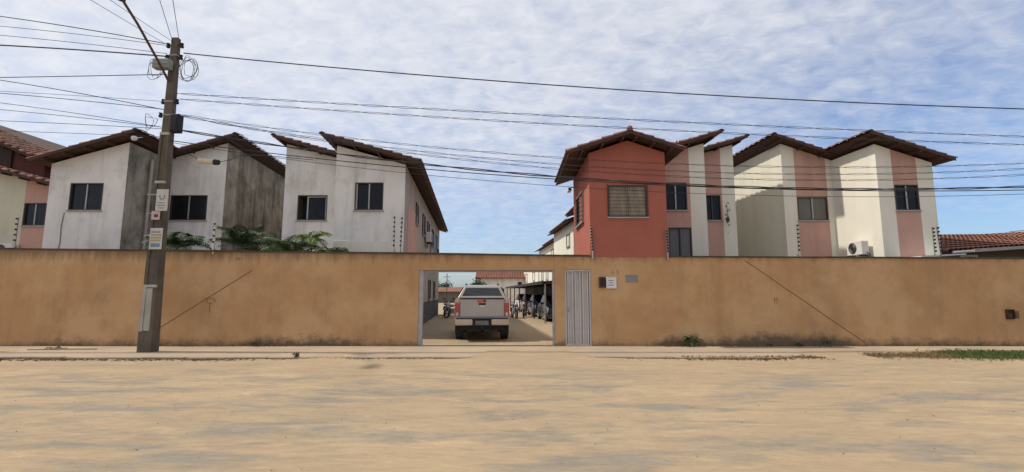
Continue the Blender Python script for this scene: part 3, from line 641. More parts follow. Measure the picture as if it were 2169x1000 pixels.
# ------------------------------------------------------------------ electric fence posts
def fence_post(x, h, label, n=6, mat='galv', r=.016, lean=0.0, y=WY + .02, z0=None):
    z0 = wtop(x) + .045 if z0 is None else z0
    t = thing('electric_fence_post', label, 'fence post', (x, y, z0), 0, 'electric fence posts')
    t.rotation_euler = (0, lean, 0)
    MB().tube([(0, 0, -.12), (0, 0, h)], r, 6).build('pole', mat, t)
    ins = MB().tube([(0, -.01, 0), (0, -.035, 0), (0, -.036, 0), (0, -.06, 0)], [.016, .03, .018, .03], 8); me = ins.mesh('insulator'); me.materials.append(M['black'])
    for i in range(n): place(me, 'insulator', t, (0, 0, h - .05 - i * (h - .12) / n))
    MB().box(-.025, .025, .02, .05, -.12, .06).build('base_bracket', 'galv', t)
    return t
fence_post(-15.25, .95, 'fence post with black insulators at far left, before the pale yellow block', 5)
fence_post(-9.15, .86, 'pale yellow fence post among the palms right of the utility pole', 4, 'yellowpost', .035)
fence_post(-3.62, 1.12, 'left one of two close fence posts left of the gate', 7)
fence_post(-3.42, 1.10, 'right one of two close fence posts left of the gate', 7, lean=.03)
fence_post(2.46, .85, 'fence post at the left corner of the red tower', 8, 'palepole', .024, -.06, WY - .06, 2.72)
fence_post(4.74, .82, 'fence post at the right corner of the red tower', 8, 'palepole', .024, -.03, WY - .06, 2.68)
fence_post(8.78, 1.0, 'lone fence post on the wall before the right block first pink strip', 7)
fence_post(12.95, .93, 'left one of two close fence posts near the right end', 7)
fence_post(13.14, .95, 'right one of two close fence posts near the right end', 7, lean=-.05)

# ------------------------------------------------------------------ utility pole with its fittings
PX, PY, PH = -9.80, 13.0, 8.95
def utility_pole(x, y, label, full=True, yaw=0):
    t = thing('utility_pole', label, 'utility pole', (x, y, 0), yaw, 'concrete utility poles')
    def ring(z, sx, sy): return [(-sx, -sy, z), (sx, -sy, z), (sx, sy, z), (-sx, sy, z)]
    def w(z): f = z / PH; return .192 - .096 * f, .14 - .066 * f
    MB().loft([ring(-.1, *w(0)), ring(2.2, *[q * 1 for q in w(2.2)]), ring(5.6, *w(5.6)), ring(PH, *w(PH))]).build('shaft', 'concrete', t, bevel=.02)
    # raised flanges on the front face leave long recessed panels
    for z0, z1 in ((.55, 1.72), (1.80, 3.1), (3.2, 4.6), (4.7, 6.0)):
        for s in (-1, 1):
            a, b2 = w(z0), w(z1)
            MB().loft([[(s * a[0] * .99, -a[1] - .035, z0), (s * a[0] * .52, -a[1] - .035, z0), (s * a[0] * .52, -a[1] + .02, z0), (s * a[0] * .99, -a[1] + .02, z0)],
                       [(s * b2[0] * .99, -b2[1] - .035, z1), (s * b2[0] * .52, -b2[1] - .035, z1), (s * b2[0] * .52, -b2[1] + .02, z1), (s * b2[0] * .99, -b2[1] + .02, z1)]]).build('flange', 'concrete' if z0 > 1 or s > 0 else 'palepole', t)  # lowest left flange is paler, painting in the sunlit edge
        a = w(z1); MB().box(-a[0] * .99, a[0] * .99, -a[1] - .04, -a[1] + .02, z1 + .002, z1 + .075).build('rib', 'palepole', t)
    a = w(.5); MB().box(-a[0] * .99, a[0] * .99, -a[1] - .035, -a[1] + .02, -.05, .548).build('foot', 'concrete', t)
    MB().box(-w(1.7)[0] * .51, w(1.7)[0] * .51, -w(.56)[1] - .012, -w(1.7)[1] + .0, .56, 1.70).build('recess_panel', 'palepole', t)
    # insulators near the top
    for dx, z in ((-.20, 8.72), (.20, 8.72), (-.20, 8.36), (.20, 8.36), (-.20, 7.02), (.20, 7.02), (-.24, 6.62)):
        MB().tube([(dx * .5, -.02, z), (dx, -.02, z)], .018, 6).tube([(dx, -.02, z - .07), (dx, -.02, z - .02), (dx, -.02, z + .0), (dx, -.02, z + .06)], [.045, .055, .03, .05], 10).build('insulator', 'black', t)
    for z in (7.0, 6.6, 8.4): a = w(z); MB().box(-a[0] - .012, a[0] + .012, -a[1] - .012, a[1] + .012, z - .02, z + .02).build('clamp', 'galv', t)
    return t
pole = utility_pole(PX, PY, 'tall mossy concrete utility pole standing on the pavement at left')
t = thing('street_lamp', 'street lamp on a long slanting arm clamped near the pole top', 'street lamp', (PX, PY - .12, 7.7))
MB().tube([(-.02, 0, -.12), (-.03, -.5, .32), (-.07, -1.2, .92), (-.12, -1.72, 1.32)], .032, 8).build('arm', 'iron', t)
MB().loft([[(-.12 + s * a, -1.62 - d, 1.30 + h) for s, h in ((-1, -.05), (1, -.05), (1, .02), (.5, .08), (-.5, .08), (-1, .02))] for d, a in ((0, .06), (.12, .12), (.45, .14), (.62, .07))]).build('lamp_head', 'iron', t, bevel=.01)
MB().box(-.20, -.04, -2.1, -1.8, 1.225, 1.255).build('lens', 'lens', t)
t = thing('junction_box', 'greenish grey box clamped to the pole just below its top', 'box', (PX - .10, PY - .2, 8.02))
MB().box(-.27, .20, -.16, .06, -.14, .15).build('case', 'plastic_g', t, bevel=.035); MB().box(-.25, .18, -.175, -.162, -.03, .0).build('strap', 'galv', t)
t = thing('junction_box', 'black cable box on the right side of the pole below the lamp arm', 'box', (PX + .28, PY - .05, 6.35))
MB().box(-.14, .10, -.12, .12, -.26, .26).build('case', 'black', t, bevel=.03); MB().box(-.1, .06, -.135, -.121, -.2, .12).build('cover', 'black', t, bevel=.005)
def coil(label, c, rx, rz, n, mat='cable', seed=1):
    rr = random.Random(seed); t = thing('cable_coil', label, 'cable coil', c)
    for i in range(n):
        a0 = rr.random() * 6.28; p = []; qx = rx * rr.uniform(.6, 1.05); qz = rz * rr.uniform(.7, 1.1); ox = rr.uniform(-.08, .08)
        for k in range(19):
            a = a0 + k / 18 * 6.1; p.append((ox + qx * math.cos(a), -.05 + .06 * math.sin(a * 2 + i), qz * math.sin(a) + .03 * math.sin(a * 3 + i)))
        MB().tube(p, .007, 5).build('loop', mat, t)
coil('loose loops of black cable hanging on the right of the pole top', (PX + .52, PY - .1, 7.93), .30, .34, 6, seed=3)
coil('loose loops of thin cable hanging on the left of the pole top', (PX - .42, PY - .1, 7.9), .20, .27, 3, seed=5)
coil('small tangle of wires on the left of the pole at roof height', (PX - .42, PY - .1, 6.35), .15, .22, 2, seed=8)
# signs on the pole
t = thing('pole_sign', 'white plate with a dark ring fixed to the pole at window height', 'sign', (PX + .20, PY - .27, 4.1))
MB().box(-.15, .17, -.012, .012, -.30, .30).build('plate', 'paper', t); MB().tube([(.01 + .065 * math.cos(a), -.018, .10 + .08 * math.sin(a)) for a in [math.pi * .85 + k * math.pi * 1.3 / 9 for k in range(10)]], .012, 5).build('printed_ring', 'ink', t)
for z, a in ((-.08, .09), (-.15, .11), (-.22, .07)): MB().box(-a, a, -.0155, -.0125, z - .012, z + .012).build('printed_line', 'ink', t)
MB().box(-.42, -.15, .0, .02, .14, .17).build('bracket', 'palepole', t)
t = thing('pole_poster', 'torn pinkish paper scrap pasted on the pole under the white plate', 'poster', (PX + .06, PY - .235, 3.66))
MB().box(-.13, .10, -.004, .004, -.10, .14).build('sheet', 'decalpale', t); MB().box(-.06, .05, -.0075, -.0045, -.03, .05).build('printed_patch', 'iron', t); MB().box(-.28, -.13, -.0, .01, .07, .085).build('bracket', 'palepole', t)
t = thing('pole_poster', 'white paper notice with ochre lettering pasted low on the pole', 'poster', (PX + .11, PY - .235, 3.05))
MB().box(-.17, .17, -.004, .004, -.30, .28).build('sheet', 'paper', t)
for z in (.17, .09, .01, -.06):
    xx = -.14
    while xx < .11:
        wd = random.uniform(.02, .05); MB().box(xx, xx + wd, -.0075, -.0045, z - .022, z + .022).build('printed_letter', 'yellowink' if z < .15 else 'ink', t); xx += wd + .012
MB().box(-.13, .12, -.0075, -.0045, -.24, -.14).build('printed_patch', 'cloth_b', t)
utility_pole(30.0, 13.0, 'concrete utility pole standing farther along the street outside the right edge')
utility_pole(-38.0, 13.0, 'concrete utility pole standing farther along the street outside the left edge')

# ------------------------------------------------------------------ overhead wires
def wire(name, label, pts, r, group=None, twist=False):
    b = MB()
    if twist:
        for ph in (0, math.pi):
            q = []
            for i, p in enumerate(pts):
                q.append((p[0], p[1] + .022 * math.cos(i * .9 + ph), p[2] + .022 * math.sin(i * .9 + ph)))
            b.tube(q, r, 5)
    else: b.tube(pts, r, 5)
    return tag(b.build(name, 'cable', smooth=True), label, 'cable', group)
def par(co, x0, x1, y=13.0, n=60, attach=None):
    a, b, c = co; out = []
    for i in range(n + 1):
        x = x0 + (x1 - x0) * i / n; out.append((x, y, a * x * x + b * x + c))
    if attach: out[0] = attach
    return out
XR = 29.8
wire('power_cable', 'thick black cable from the pole top, highest wire across the right sky', par((.00155, -.07769, 7.612), -9.55, XR, n=90), .017)
for i, (cc, dy) in enumerate((((.00062, -.05609, 6.632), -.1), ((.00097, -.0612, 6.466), .1))):
    wire('telephone_wire', ('upper' if i == 0 else 'lower') + ' one of the two thin twisted wires below the thick top cable', par(cc, -9.6, XR, 13 + dy, 160), .007, 'wires to the right', True)
for i, cc in enumerate(((.00435, -.08172, 5.5026), (.00508, -.08995, 5.2926), (.00552, -.09953, 5.153))):
    wire('telephone_wire', ['upper', 'middle', 'lower'][i] + ' of three thin twisted wires sagging over the middle roofs', par(cc, -9.6, XR, 13.1 - i * .08, 160), .006, 'wires to the right', True)
wire('power_cable', 'dark bundled cable sagging across the face of the red tower', par((.00442, -.09063, 4.904), -9.55, XR, 12.9, 90), .015, None, True)
wire('power_cable', 'dark cable just under the bundled one across the red tower', par((.00327, -.07459, 4.8255), -9.65, XR, 12.95, 90), .013)
wire('telephone_wire', 'lowest thin wire sagging across the red tower window', par((.00405, -.08089, 4.6506), -9.65, XR, 13.0, 90), .007)
def lw(za, zm, ze, y=13.0):   # wire leaving the pole to the left: heights at pole, at x=-12.6 and at x=-15
    x0, xm, xe = -9.98, -12.6, -15.0; n = 40; out = []
    for i in range(n + 1):
        x = x0 + (-37.8 - x0) * i / n
        # gentle sag set by the three heights, kept shallow beyond the frame
        s = (ze - za) / (xe - x0); f = (x - x0) / (-37.8 - x0); sag = (zm - (za + s * (xm - x0)))
        out.append((x, y, za + s * (x - x0) * (1 - .80 * f) + sag * 4 * f))
    return out
LW = [(8.74, 9.26, 9.77, .013, 'steep topmost wire rising left from the pole top'), (8.72, 9.02, 9.55, .008, 'second wire from the top rising left from the pole top'),
      (8.42, 8.55, 8.97, .02, 'thick cable leaving left just under the pole top'), (8.45, 8.75, 9.2, .008, 'thin wire leaving left above the thick cable'),
      (7.85, 7.80, 7.72, .012, 'single wire falling gently left from the pole box'), (6.80, 7.40, 7.83, .011, 'upper of the twisted wires left of the pole lamp clamp'),
      (6.78, 7.12, 7.32, .010, 'lower of the twisted wires left of the pole lamp clamp'), (7.03, 7.26, 7.36, .006, 'thin level wire tied left at mid pole'),
      (6.28, 6.80, 7.10, .008, 'upper wire of the low bundle left of the pole'), (6.25, 6.62, 6.85, .008, 'middle wire of the low bundle left of the pole'),
      (6.22, 6.35, 6.55, .008, 'lower wire of the low bundle left of the pole'), (6.0, 6.12, 6.22, .007, 'lowest wire crossing above the left roofs')]
for i, (a, b2, c, r, lab) in enumerate(LW): wire('overhead_wire', lab, lw(a, b2, c, 13.0 + .06 * (i % 3 - 1)), r, 'wires to the left')
def span(a, b, sag, n=24): return [(a[0] + (b[0] - a[0]) * i / n, a[1] + (b[1] - a[1]) * i / n, a[2] + (b[2] - a[2]) * i / n - sag * 4 * (i / n) * (1 - i / n)) for i in range(n + 1)]
wire('service_wire', 'left of the two wires going straight up from the pole top', span((-9.85, 12.95, 8.8), (1.6, -5, 5.4), .25), .007, 'service wires over the street')
wire('service_wire', 'right of the two wires going straight up from the pole top', span((-9.65, 12.95, 8.75), (2.4, -5, 5.4), .25), .007, 'service wires over the street')
wire('service_wire', 'upper of two thin wires slanting up left past the lamp arm', span((-9.9, 12.95, 8.85), (-4.6, -5, 5.2), .25), .006, 'service wires over the street')
wire('service_wire', 'lower of two thin wires slanting up left past the lamp arm', span((-10.0, 12.95, 8.72), (-5.6, -5, 5.2), .25), .006, 'service wires over the street')
# splice closure hanging from a drop cable in front of the left block
wire('drop_cable', 'thin drop cable running from the pole through the splice tube', [(-9.6, 12.95, 5.72), (-9.2, 12.95, 5.5), (-8.85, 12.95, 5.32), (-8.3, 12.95, 5.22), (-7.95, 12.97, 5.30), (-7.75, 12.98, 5.42), (-7.0, 13.0, 5.44), (-5.6, 13.0, 5.30)], .009)
t = thing('splice_tube', 'pale plastic cable splice tube hanging in the air right of the pole', 'cable splice', (-8.55, 12.95, 5.24))
MB().tube([(-.30, 0, .03), (-.27, 0, .03), (.14, 0, -.01), (.17, 0, -.01)], [.05, .075, .075, .05], 10).build('tube', 'yellowpost', t, smooth=False)
MB().tube([(.172, 0, -.012), (.30, 0, -.02)], [.085, .07], 10).build('end_cap', 'black', t)
wire('telephone_wire', 'thin wire rising right over the low house at far right', span((15.4, 14.5, 3.45), (30, 13, 5.2), .1), .009)

# ------------------------------------------------------------------ inside the gate: yard buildings
KY = -.085
def yard_block(label, x0, x1, y0, y1, eave, slope, mat, wins, KY=-.085):
    base = (x0, y0, 0); t = thing('apartment_block', label, 'building', base)
    zf = lambda x: eave + slope * (x - x0)
    volume(t, x0, x1, y0, y1, zf, [(x0, mat)], [], KY, y0, base, sides=(mat, mat), back=mat)
    roof(t, x1, zf(x1) + .1, x0 - .45, zf(x0 - .45) + .1, y0 - .4, y1 + .4, KY, y0, base, verge=True, maxy=y0 + 6)
    for (a, b, z0, z1) in wins: window(t, side_tf(x0 - .035, -1, KY, y0, base), a, b, z0, z1, depth=.03)
    return t
yard_block('cream block with brown eave peeping out left of the red tower', 3.75, 8.0, 28.6, 35.5, 5.95, .28, 'cream', [(29.6, 30.6, 4.5, 5.3), (32.2, 33.2, 2.75, 3.6), (33.7, 34.6, 2.75, 3.6)])
yard_block('far cream block whose eave falls to the yard end', 3.85, 8.5, 38.5, 50, 5.95, .28, 'cream', [(40.5, 41.7, 2.8, 3.7), (44, 45.2, 2.8, 3.7), (47, 48.2, 2.8, 3.7), (41, 42.2, 4.6, 5.4)])
yard_block('last cream block at the far right end of the yard', 2.85, 8.5, 51, 69, 5.2, .28, 'cream', [(53, 54.4, 2.9, 3.9), (58, 59.4, 2.9, 3.9), (64, 65.4, 2.9, 3.9)], -.135)
# far house closing the yard
base = (-1.6, 60, 0); fh = thing('far_house', 'white house with red tile roof at the end of the yard', 'house', base)
MB().box(-2.6, 3.6, 0, 6, -.05, 3.45).build('wall', 'white', fh)
MB().add([(-3.0, -.5, 3.35), (4, -.5, 3.35), (4, 3, 5.1), (-3, 3, 5.1), (4, 6.5, 3.35), (-3, 6.5, 3.35)], [(0, 1, 2, 3), (3, 2, 4, 5), (1, 4, 2), (0, 3, 5)]).build('roof', 'redtile', fh)
b = MB()
for i in range(34):
    for j in range(8):
        y = -.5 + j * .44; z = 3.38 + j * .22; x = -2.95 + i * .206; vs = []
        for (yy, zz, rr) in ((y, z, .1), (y + .46, z + .23, .08)): vs += [(x + rr * math.cos(math.pi * k / 4), yy, zz + rr * math.sin(math.pi * k / 4)) for k in range(5)]
        b.add(vs, [(k, k + 1, 6 + k, 5 + k) for k in range(4)])
b.build('tile_field', 'redtile', fh, smooth=True, kind='stuff')
wf = MB().box(2.35, 2.85, -.05, -.002, 2.3, 2.9).build('window', 'darkalu', fh); MB().box(2.4, 2.8, -.06, -.052, 2.35, 2.85).build('pane', 'glass', wf)
MB().box(-.3, .6, -.04, -.002, 0, 2.1).build('door', 'darkalu', fh)
base = (-9.5, 74, 0); fh2 = thing('far_house', 'low brown roofed house far off left of the pickup', 'house', base)
MB().box(-4, 4, 0, 6, -.05, 1.85).build('wall', 'dimwall', fh2); MB().add([(-4.5, -.6, 1.75), (4.5, -.6, 1.75), (4.5, 3, 2.45), (-4.5, 3, 2.45), (4.5, 6.6, 1.75), (-4.5, 6.6, 1.75)], [(0, 1, 2, 3), (3, 2, 4, 5), (1, 4, 2), (0, 3, 5)]).build('roof', 'tile', fh2)
MB().box(2.2, 3.0, -.05, -.002, .7, 1.4).build('window', 'glass', fh2)
o = MB().tube([(-9.6, 70, -.05), (-9.6, 70, 4.4)], .06, 6).tube([(-10.2, 70, 3.9), (-9.0, 70, 3.9)], .035, 5).build('antenna_mast', 'iron'); tag(o, 'thin antenna mast rising against the sky beyond the yard', 'mast')
# carport
cp = thing('carport', 'long low dark carport along the right side of the yard', 'carport', (1.75, 24.6, 0))
CS = lambda x, y, z: (x + KY * y, y, z)
MB(CS).prism([(-.15, 2.12), (2.0, 2.28), (2.0, 2.33), (-.15, 2.17)], 0, 27).build('roof_sheet', 'iron', cp); MB(CS).box(-.19, -.152, 0, 27, 2.02, 2.19).build('fascia', 'black', cp)
MB(CS).box(2.0, 2.03, 0, 27, -.05, 2.27).build('shade_wall', 'painted_shade', cp)  # dark wall added so the space under the carport reads as shaded
for i in range(7):
    y = .15 + i * 4.4; MB(CS).box(-.05, .03, y, y + .08, -.05, 2.115).build('post', 'iron' if i else 'galv', cp)
    MB(CS).box(-.1, 1.95, y, y + .06, 2.04, 2.115).build('beam', 'iron', cp)

# ------------------------------------------------------------------ vehicles
def wheel(parent, x, y, r, w, side):
    t = MB(); n = 22; rings = []
    for dx, rr in ((-w / 2, r * .80), (-w / 2, r * .95), (-w * .36, r), (w * .36, r), (w / 2, r * .95), (w / 2, r * .80)):
        rings.append([(x + dx, y + rr * math.cos(2 * math.pi * k / n), r + rr * math.sin(2 * math.pi * k / n)) for k in range(n)])
    t.loft(rings); o = t.build('wheel', 'tyre', parent, smooth=False)
    xo = x + side * (w / 2 - .01); rr = MB().cyl((xo - side * .04, y, r), (xo + side * .012, y, r), r * .62, 20)
    for k in range(5):
        a = 2 * math.pi * k / 5
        rr.tube([(xo + side * .014, y, r), (xo + side * .016, y + r * .58 * math.cos(a), r + r * .58 * math.sin(a))], .03, 4)
    rr.build('rim', 'rim', o)
    return o
pk = thing('pickup_truck', 'silver double-cab pickup with bed canopy driving in through the gate', 'pickup', (-.97, 15.5, .004), R(3.6))
def sect(y, hw, z0, z1, tuck=.03): return [(-hw + tuck, y, z0), (-hw, y, z0 + .16), (-hw - .005, y, (z0 + z1) / 2), (-hw + .015, y, z1 - .10), (-hw + .06, y, z1), (hw - .06, y, z1), (hw - .015, y, z1 - .10), (hw + .005, y, (z0 + z1) / 2), (hw, y, z0 + .16), (hw - tuck, y, z0)]
# body in pieces so that wheel arches stay open
MB().loft([sect(.12, .895, .60, 1.37), sect(.62, .92, .56, 1.37)]).build('rear_quarter', 'silver', pk, smooth=False, bevel=.012)
MB().loft([sect(.622, .92, .92, 1.37, .0), sect(1.52, .92, .92, 1.36, .0)]).build('bed_side', 'silver', pk, bevel=.012)
MB().loft([sect(1.522, .92, .42, 1.36), sect(2.1, .92, .40, 1.34), sect(3.75, .92, .40, 1.14)]).build('cab_body', 'silver', pk, bevel=.012)
MB().loft([sect(3.752, .92, .86, 1.13, .0), sect(4.65, .90, .86, 1.08, .0)]).build('front_wing', 'silver', pk, bevel=.012)
MB().loft([sect(4.652, .90, .45, 1.07), sect(5.15, .80, .48, .98)]).build('nose', 'silver', pk, bevel=.02)
MB().box(-.72, .72, .3, 4.9, .34, .56).box(-.6, .6, .62, 1.52, .56, .915).box(-.6, .6, 3.76, 4.64, .56, .855).build('chassis', 'black', pk)
for x in (-.5, .5): MB().tube([(x, .62, .42), (x, 1.52, .48)], .05, 6).build('leaf_spring', 'black', pk)
MB().tube([(-.7, 1.07, .38), (-.15, 1.07, .38), (0, 1.07, .38), (.15, 1.07, .38), (.7, 1.07, .38)], [.05, .05, .15, .05, .05], 10).build('axle', 'black', pk)
MB().tube([(.45, .25, .36), (.45, 1.6, .38)], .04, 8).build('exhaust', 'iron', pk); MB().box(-.9, -.64, .60, .62, .22, .58).build('mud_flap', 'black', pk); MB().box(.64, .9, .60, .62, .22, .58).build('mud_flap', 'black', pk)
for x, s in ((-.765, -1), (.765, 1)):
    wheel(pk, x, 1.07, .375, .25, s); wheel(pk, x, 4.2, .375, .25, s)
tg = MB().box(-.715, .715, .075, .118, .80, 1.365).build('tailgate', 'silver', pk, bevel=.018)
MB().box(-.70, .70, .060, .0745, .80, .875).build('lower_crease', 'silver', tg, bevel=.006)
MB().box(-.72, .72, .065, .119, 1.368, 1.395).build('top_lip', 'black', tg)
MB().box(-.115, .115, .062, .0745, 1.175, 1.235).build('handle', 'black', tg); MB().box(-.08, .08, .060, .0745, 1.12, 1.165).build('badge', 'plastic_w', tg, bevel=.008)
MB().box(-.16, .14, .070, .0745, 1.25, 1.345).build('decal', 'decal', tg); MB().box(.055, .105, .066, .0698, 1.275, 1.34).build('decal_patch', 'black', tg); MB().box(-.23, -.163, .070, .0745, 1.25, 1.32).build('decal_patch', 'decalpale', tg)
for s in (-1, 1):
    xx = sorted((s * .722, s * .893)); tl = MB().box(xx[0], xx[1], .085, .30, .98, 1.34).build('tail_light', 'tail', pk, bevel=.02)
    MB().box(xx[0] + .01, xx[1] - .01, .08, .11, 1.235, 1.325).build('lens', 'decalpale', tl, bevel=.008); MB().box(xx[0], xx[1], .085, .3, .80, .975).build('reverse_lens', 'tail', tl, bevel=.015); MB().box(xx[0] + .045, xx[1] - .045, .078, .1, .82, .93).build('lens', 'lens', tl)
bp = MB().box(-.87, -.30, -.08, .10, .53, .73).build('bumper', 'chrome', pk, bevel=.035)
MB().box(.30, .87, -.08, .10, .53, .73).build('bumper', 'chrome', pk, bevel=.035)
MB().box(-.295, .295, -.03, .10, .50, .735).build('bumper_step', 'black', bp); MB().box(-.85, .85, -.075, .09, .733, .752).build('step_pad', 'black', bp)
MB().box(-.21, .21, -.047, -.032, .54, .675).build('licence_plate', 'plate', bp); MB().tube([(0, -.04, .45), (0, -.12, .45), (0, -.13, .52)], .025, 6).build('tow_hook', 'black', bp)
# bed canopy and cab
cn = MB().loft([[(-.80, .15, 1.40), (-.60, .33, 1.765), (-.54, .35, 1.80), (.54, .35, 1.80), (.60, .33, 1.765), (.80, .15, 1.40)], [(-.81, 1.0, 1.40), (-.63, 1.0, 1.80), (-.56, 1.0, 1.835), (.56, 1.0, 1.835), (.63, 1.0, 1.80), (.81, 1.0, 1.40)], [(-.81, 1.84, 1.40), (-.63, 1.84, 1.80), (-.56, 1.84, 1.84), (.56, 1.84, 1.84), (.63, 1.84, 1.80), (.81, 1.84, 1.40)]]).build('canopy', 'silver', pk, bevel=.02)
def qs(z): return .15 + (z - 1.40) * .18 / .365 - .006
MB().add([(-.655, qs(1.475), 1.475), (.655, qs(1.475), 1.475), (.535, qs(1.735), 1.735), (-.535, qs(1.735), 1.735), (-.655, qs(1.475) + .02, 1.475), (.655, qs(1.475) + .02, 1.475), (.535, qs(1.735) + .02, 1.735), (-.535, qs(1.735) + .02, 1.735)], [(0, 1, 2, 3), (4, 7, 6, 5), (0, 4, 5, 1), (1, 5, 6, 2), (2, 6, 7, 3), (3, 7, 4, 0)]).build('rear_window', 'carglass', cn)
for s in (-1, 1):
    MB().add([(s * .795, .45, 1.46), (s * .80, 1.75, 1.46), (s * .655, 1.75, 1.76), (s * .655, .55, 1.76)], [(0, 1, 2, 3)]).build('side_window', 'glass', cn)
    MB().tube([(s * .55, .45, 1.835), (s * .55, .5, 1.87), (s * .55, 1.75, 1.875), (s * .55, 1.8, 1.84)], .016, 6).build('roof_rack', 'black', cn)
cab = MB().loft([[(-.80, 1.86, 1.36), (-.62, 1.88, 1.72), (.62, 1.88, 1.72), (.80, 1.86, 1.36)], [(-.82, 2.1, 1.34), (-.62, 2.1, 1.78), (.62, 2.1, 1.78), (.82, 2.1, 1.34)], [(-.82, 3.0, 1.22), (-.62, 3.0, 1.79), (.62, 3.0, 1.79), (.82, 3.0, 1.22)], [(-.82, 3.8, 1.14), (-.66, 3.3, 1.74), (.66, 3.3, 1.74), (.82, 3.8, 1.14)]]).build('cab', 'silver', pk, bevel=.03)
for s in (-1, 1):
    MB().add([(s * .815, 2.15, 1.36), (s * .825, 3.5, 1.24), (s * .668, 3.15, 1.68), (s * .648, 2.2, 1.70)], [(0, 1, 2, 3)]).build('side_window', 'glass', cab)
    MB().box(min(s * .9, s * 1.06), max(s * .9, s * 1.06), 3.2, 3.3, 1.14, 1.36).build('wing_mirror', 'silver', pk, bevel=.03)

def car(label, loc, rz, paint):
    t = thing('parked_car', label, 'car', loc, rz, 'cars under the carport')
    def s(y, hw, z0, z1): return [(-hw + .04, y, z0), (-hw, y, z0 + .15), (-hw, y, (z0 + z1) / 2), (-hw + .06, y, z1), (hw - .06, y, z1), (hw, y, (z0 + z1) / 2), (hw, y, z0 + .15), (hw - .04, y, z0)]
    MB().loft([s(0, .62, .30, .66), s(.12, .76, .22, .74), s(.9, .83, .2, .86), s(1.35, .84, .2, .93), s(3.3, .84, .2, .96), s(3.9, .80, .24, .92), s(4.1, .70, .34, .8)]).build('body', paint, t, bevel=.02)
    gh = MB().loft([[(-.76, 1.15, .90), (-.74, 1.2, .92), (.74, 1.2, .92), (.76, 1.15, .90)], [(-.72, 1.9, 1.0), (-.58, 1.9, 1.42), (.58, 1.9, 1.42), (.72, 1.9, 1.0)], [(-.74, 3.0, 1.0), (-.58, 3.0, 1.45), (.58, 3.0, 1.45), (.74, 3.0, 1.0)], [(-.72, 3.85, .93), (-.6, 3.7, .98), (.6, 3.7, .98), (.72, 3.85, .93)]]).build('cabin', 'glass', t, bevel=.02)
    MB().loft([[(-.575, 1.85, 1.415), (-.575, 1.85, 1.43), (.575, 1.85, 1.43), (.575, 1.85, 1.415)], [(-.575, 3.0, 1.452), (-.55, 3.0, 1.475), (.55, 3.0, 1.475), (.575, 3.0, 1.452)], [(-.58, 3.3, 1.31), (-.56, 3.3, 1.33), (.56, 3.3, 1.33), (.58, 3.3, 1.31)]]).build('roof', paint, gh)
    for sx in (-1, 1):
        MB().loft([[(sx * .45, -.0, .56), (sx * .45, .0, .66), (sx * .62, .06, .66), (sx * .62, .06, .56)], [(sx * .45, .1, .56), (sx * .45, .1, .70), (sx * .745, .2, .70), (sx * .745, .2, .58)]]).build('headlight', 'lens', t)
        for y in (.78, 3.3): wheel(t, sx * .76, y, .29, .18, sx)
        MB().box(min(sx * .84, sx * .98), max(sx * .84, sx * .98), 1.4, 1.48, .92, 1.04).build('wing_mirror', paint, t, bevel=.02)
    MB().box(-.42, .42, -.02, .05, .36, .50).build('grille', 'black', t); MB().box(-.2, .2, -.03, -.018, .40, .5).build('licence_plate', 'plate', t)
    return t
for i, (lab, pt) in enumerate((('black car parked nose-first nearest the gate under the carport', 'blackcar'), ('navy car parked second from the gate under the carport', 'navy'), ('dark maroon car parked third from the gate under the carport', 'darkred'), ('white car parked fourth from the gate under the carport', 'whitecar'))):
    y = 25.6 + i * 5.2; car(lab, (2.78 + KY * (y - 24.6), y, .004), R(4.8), pt)
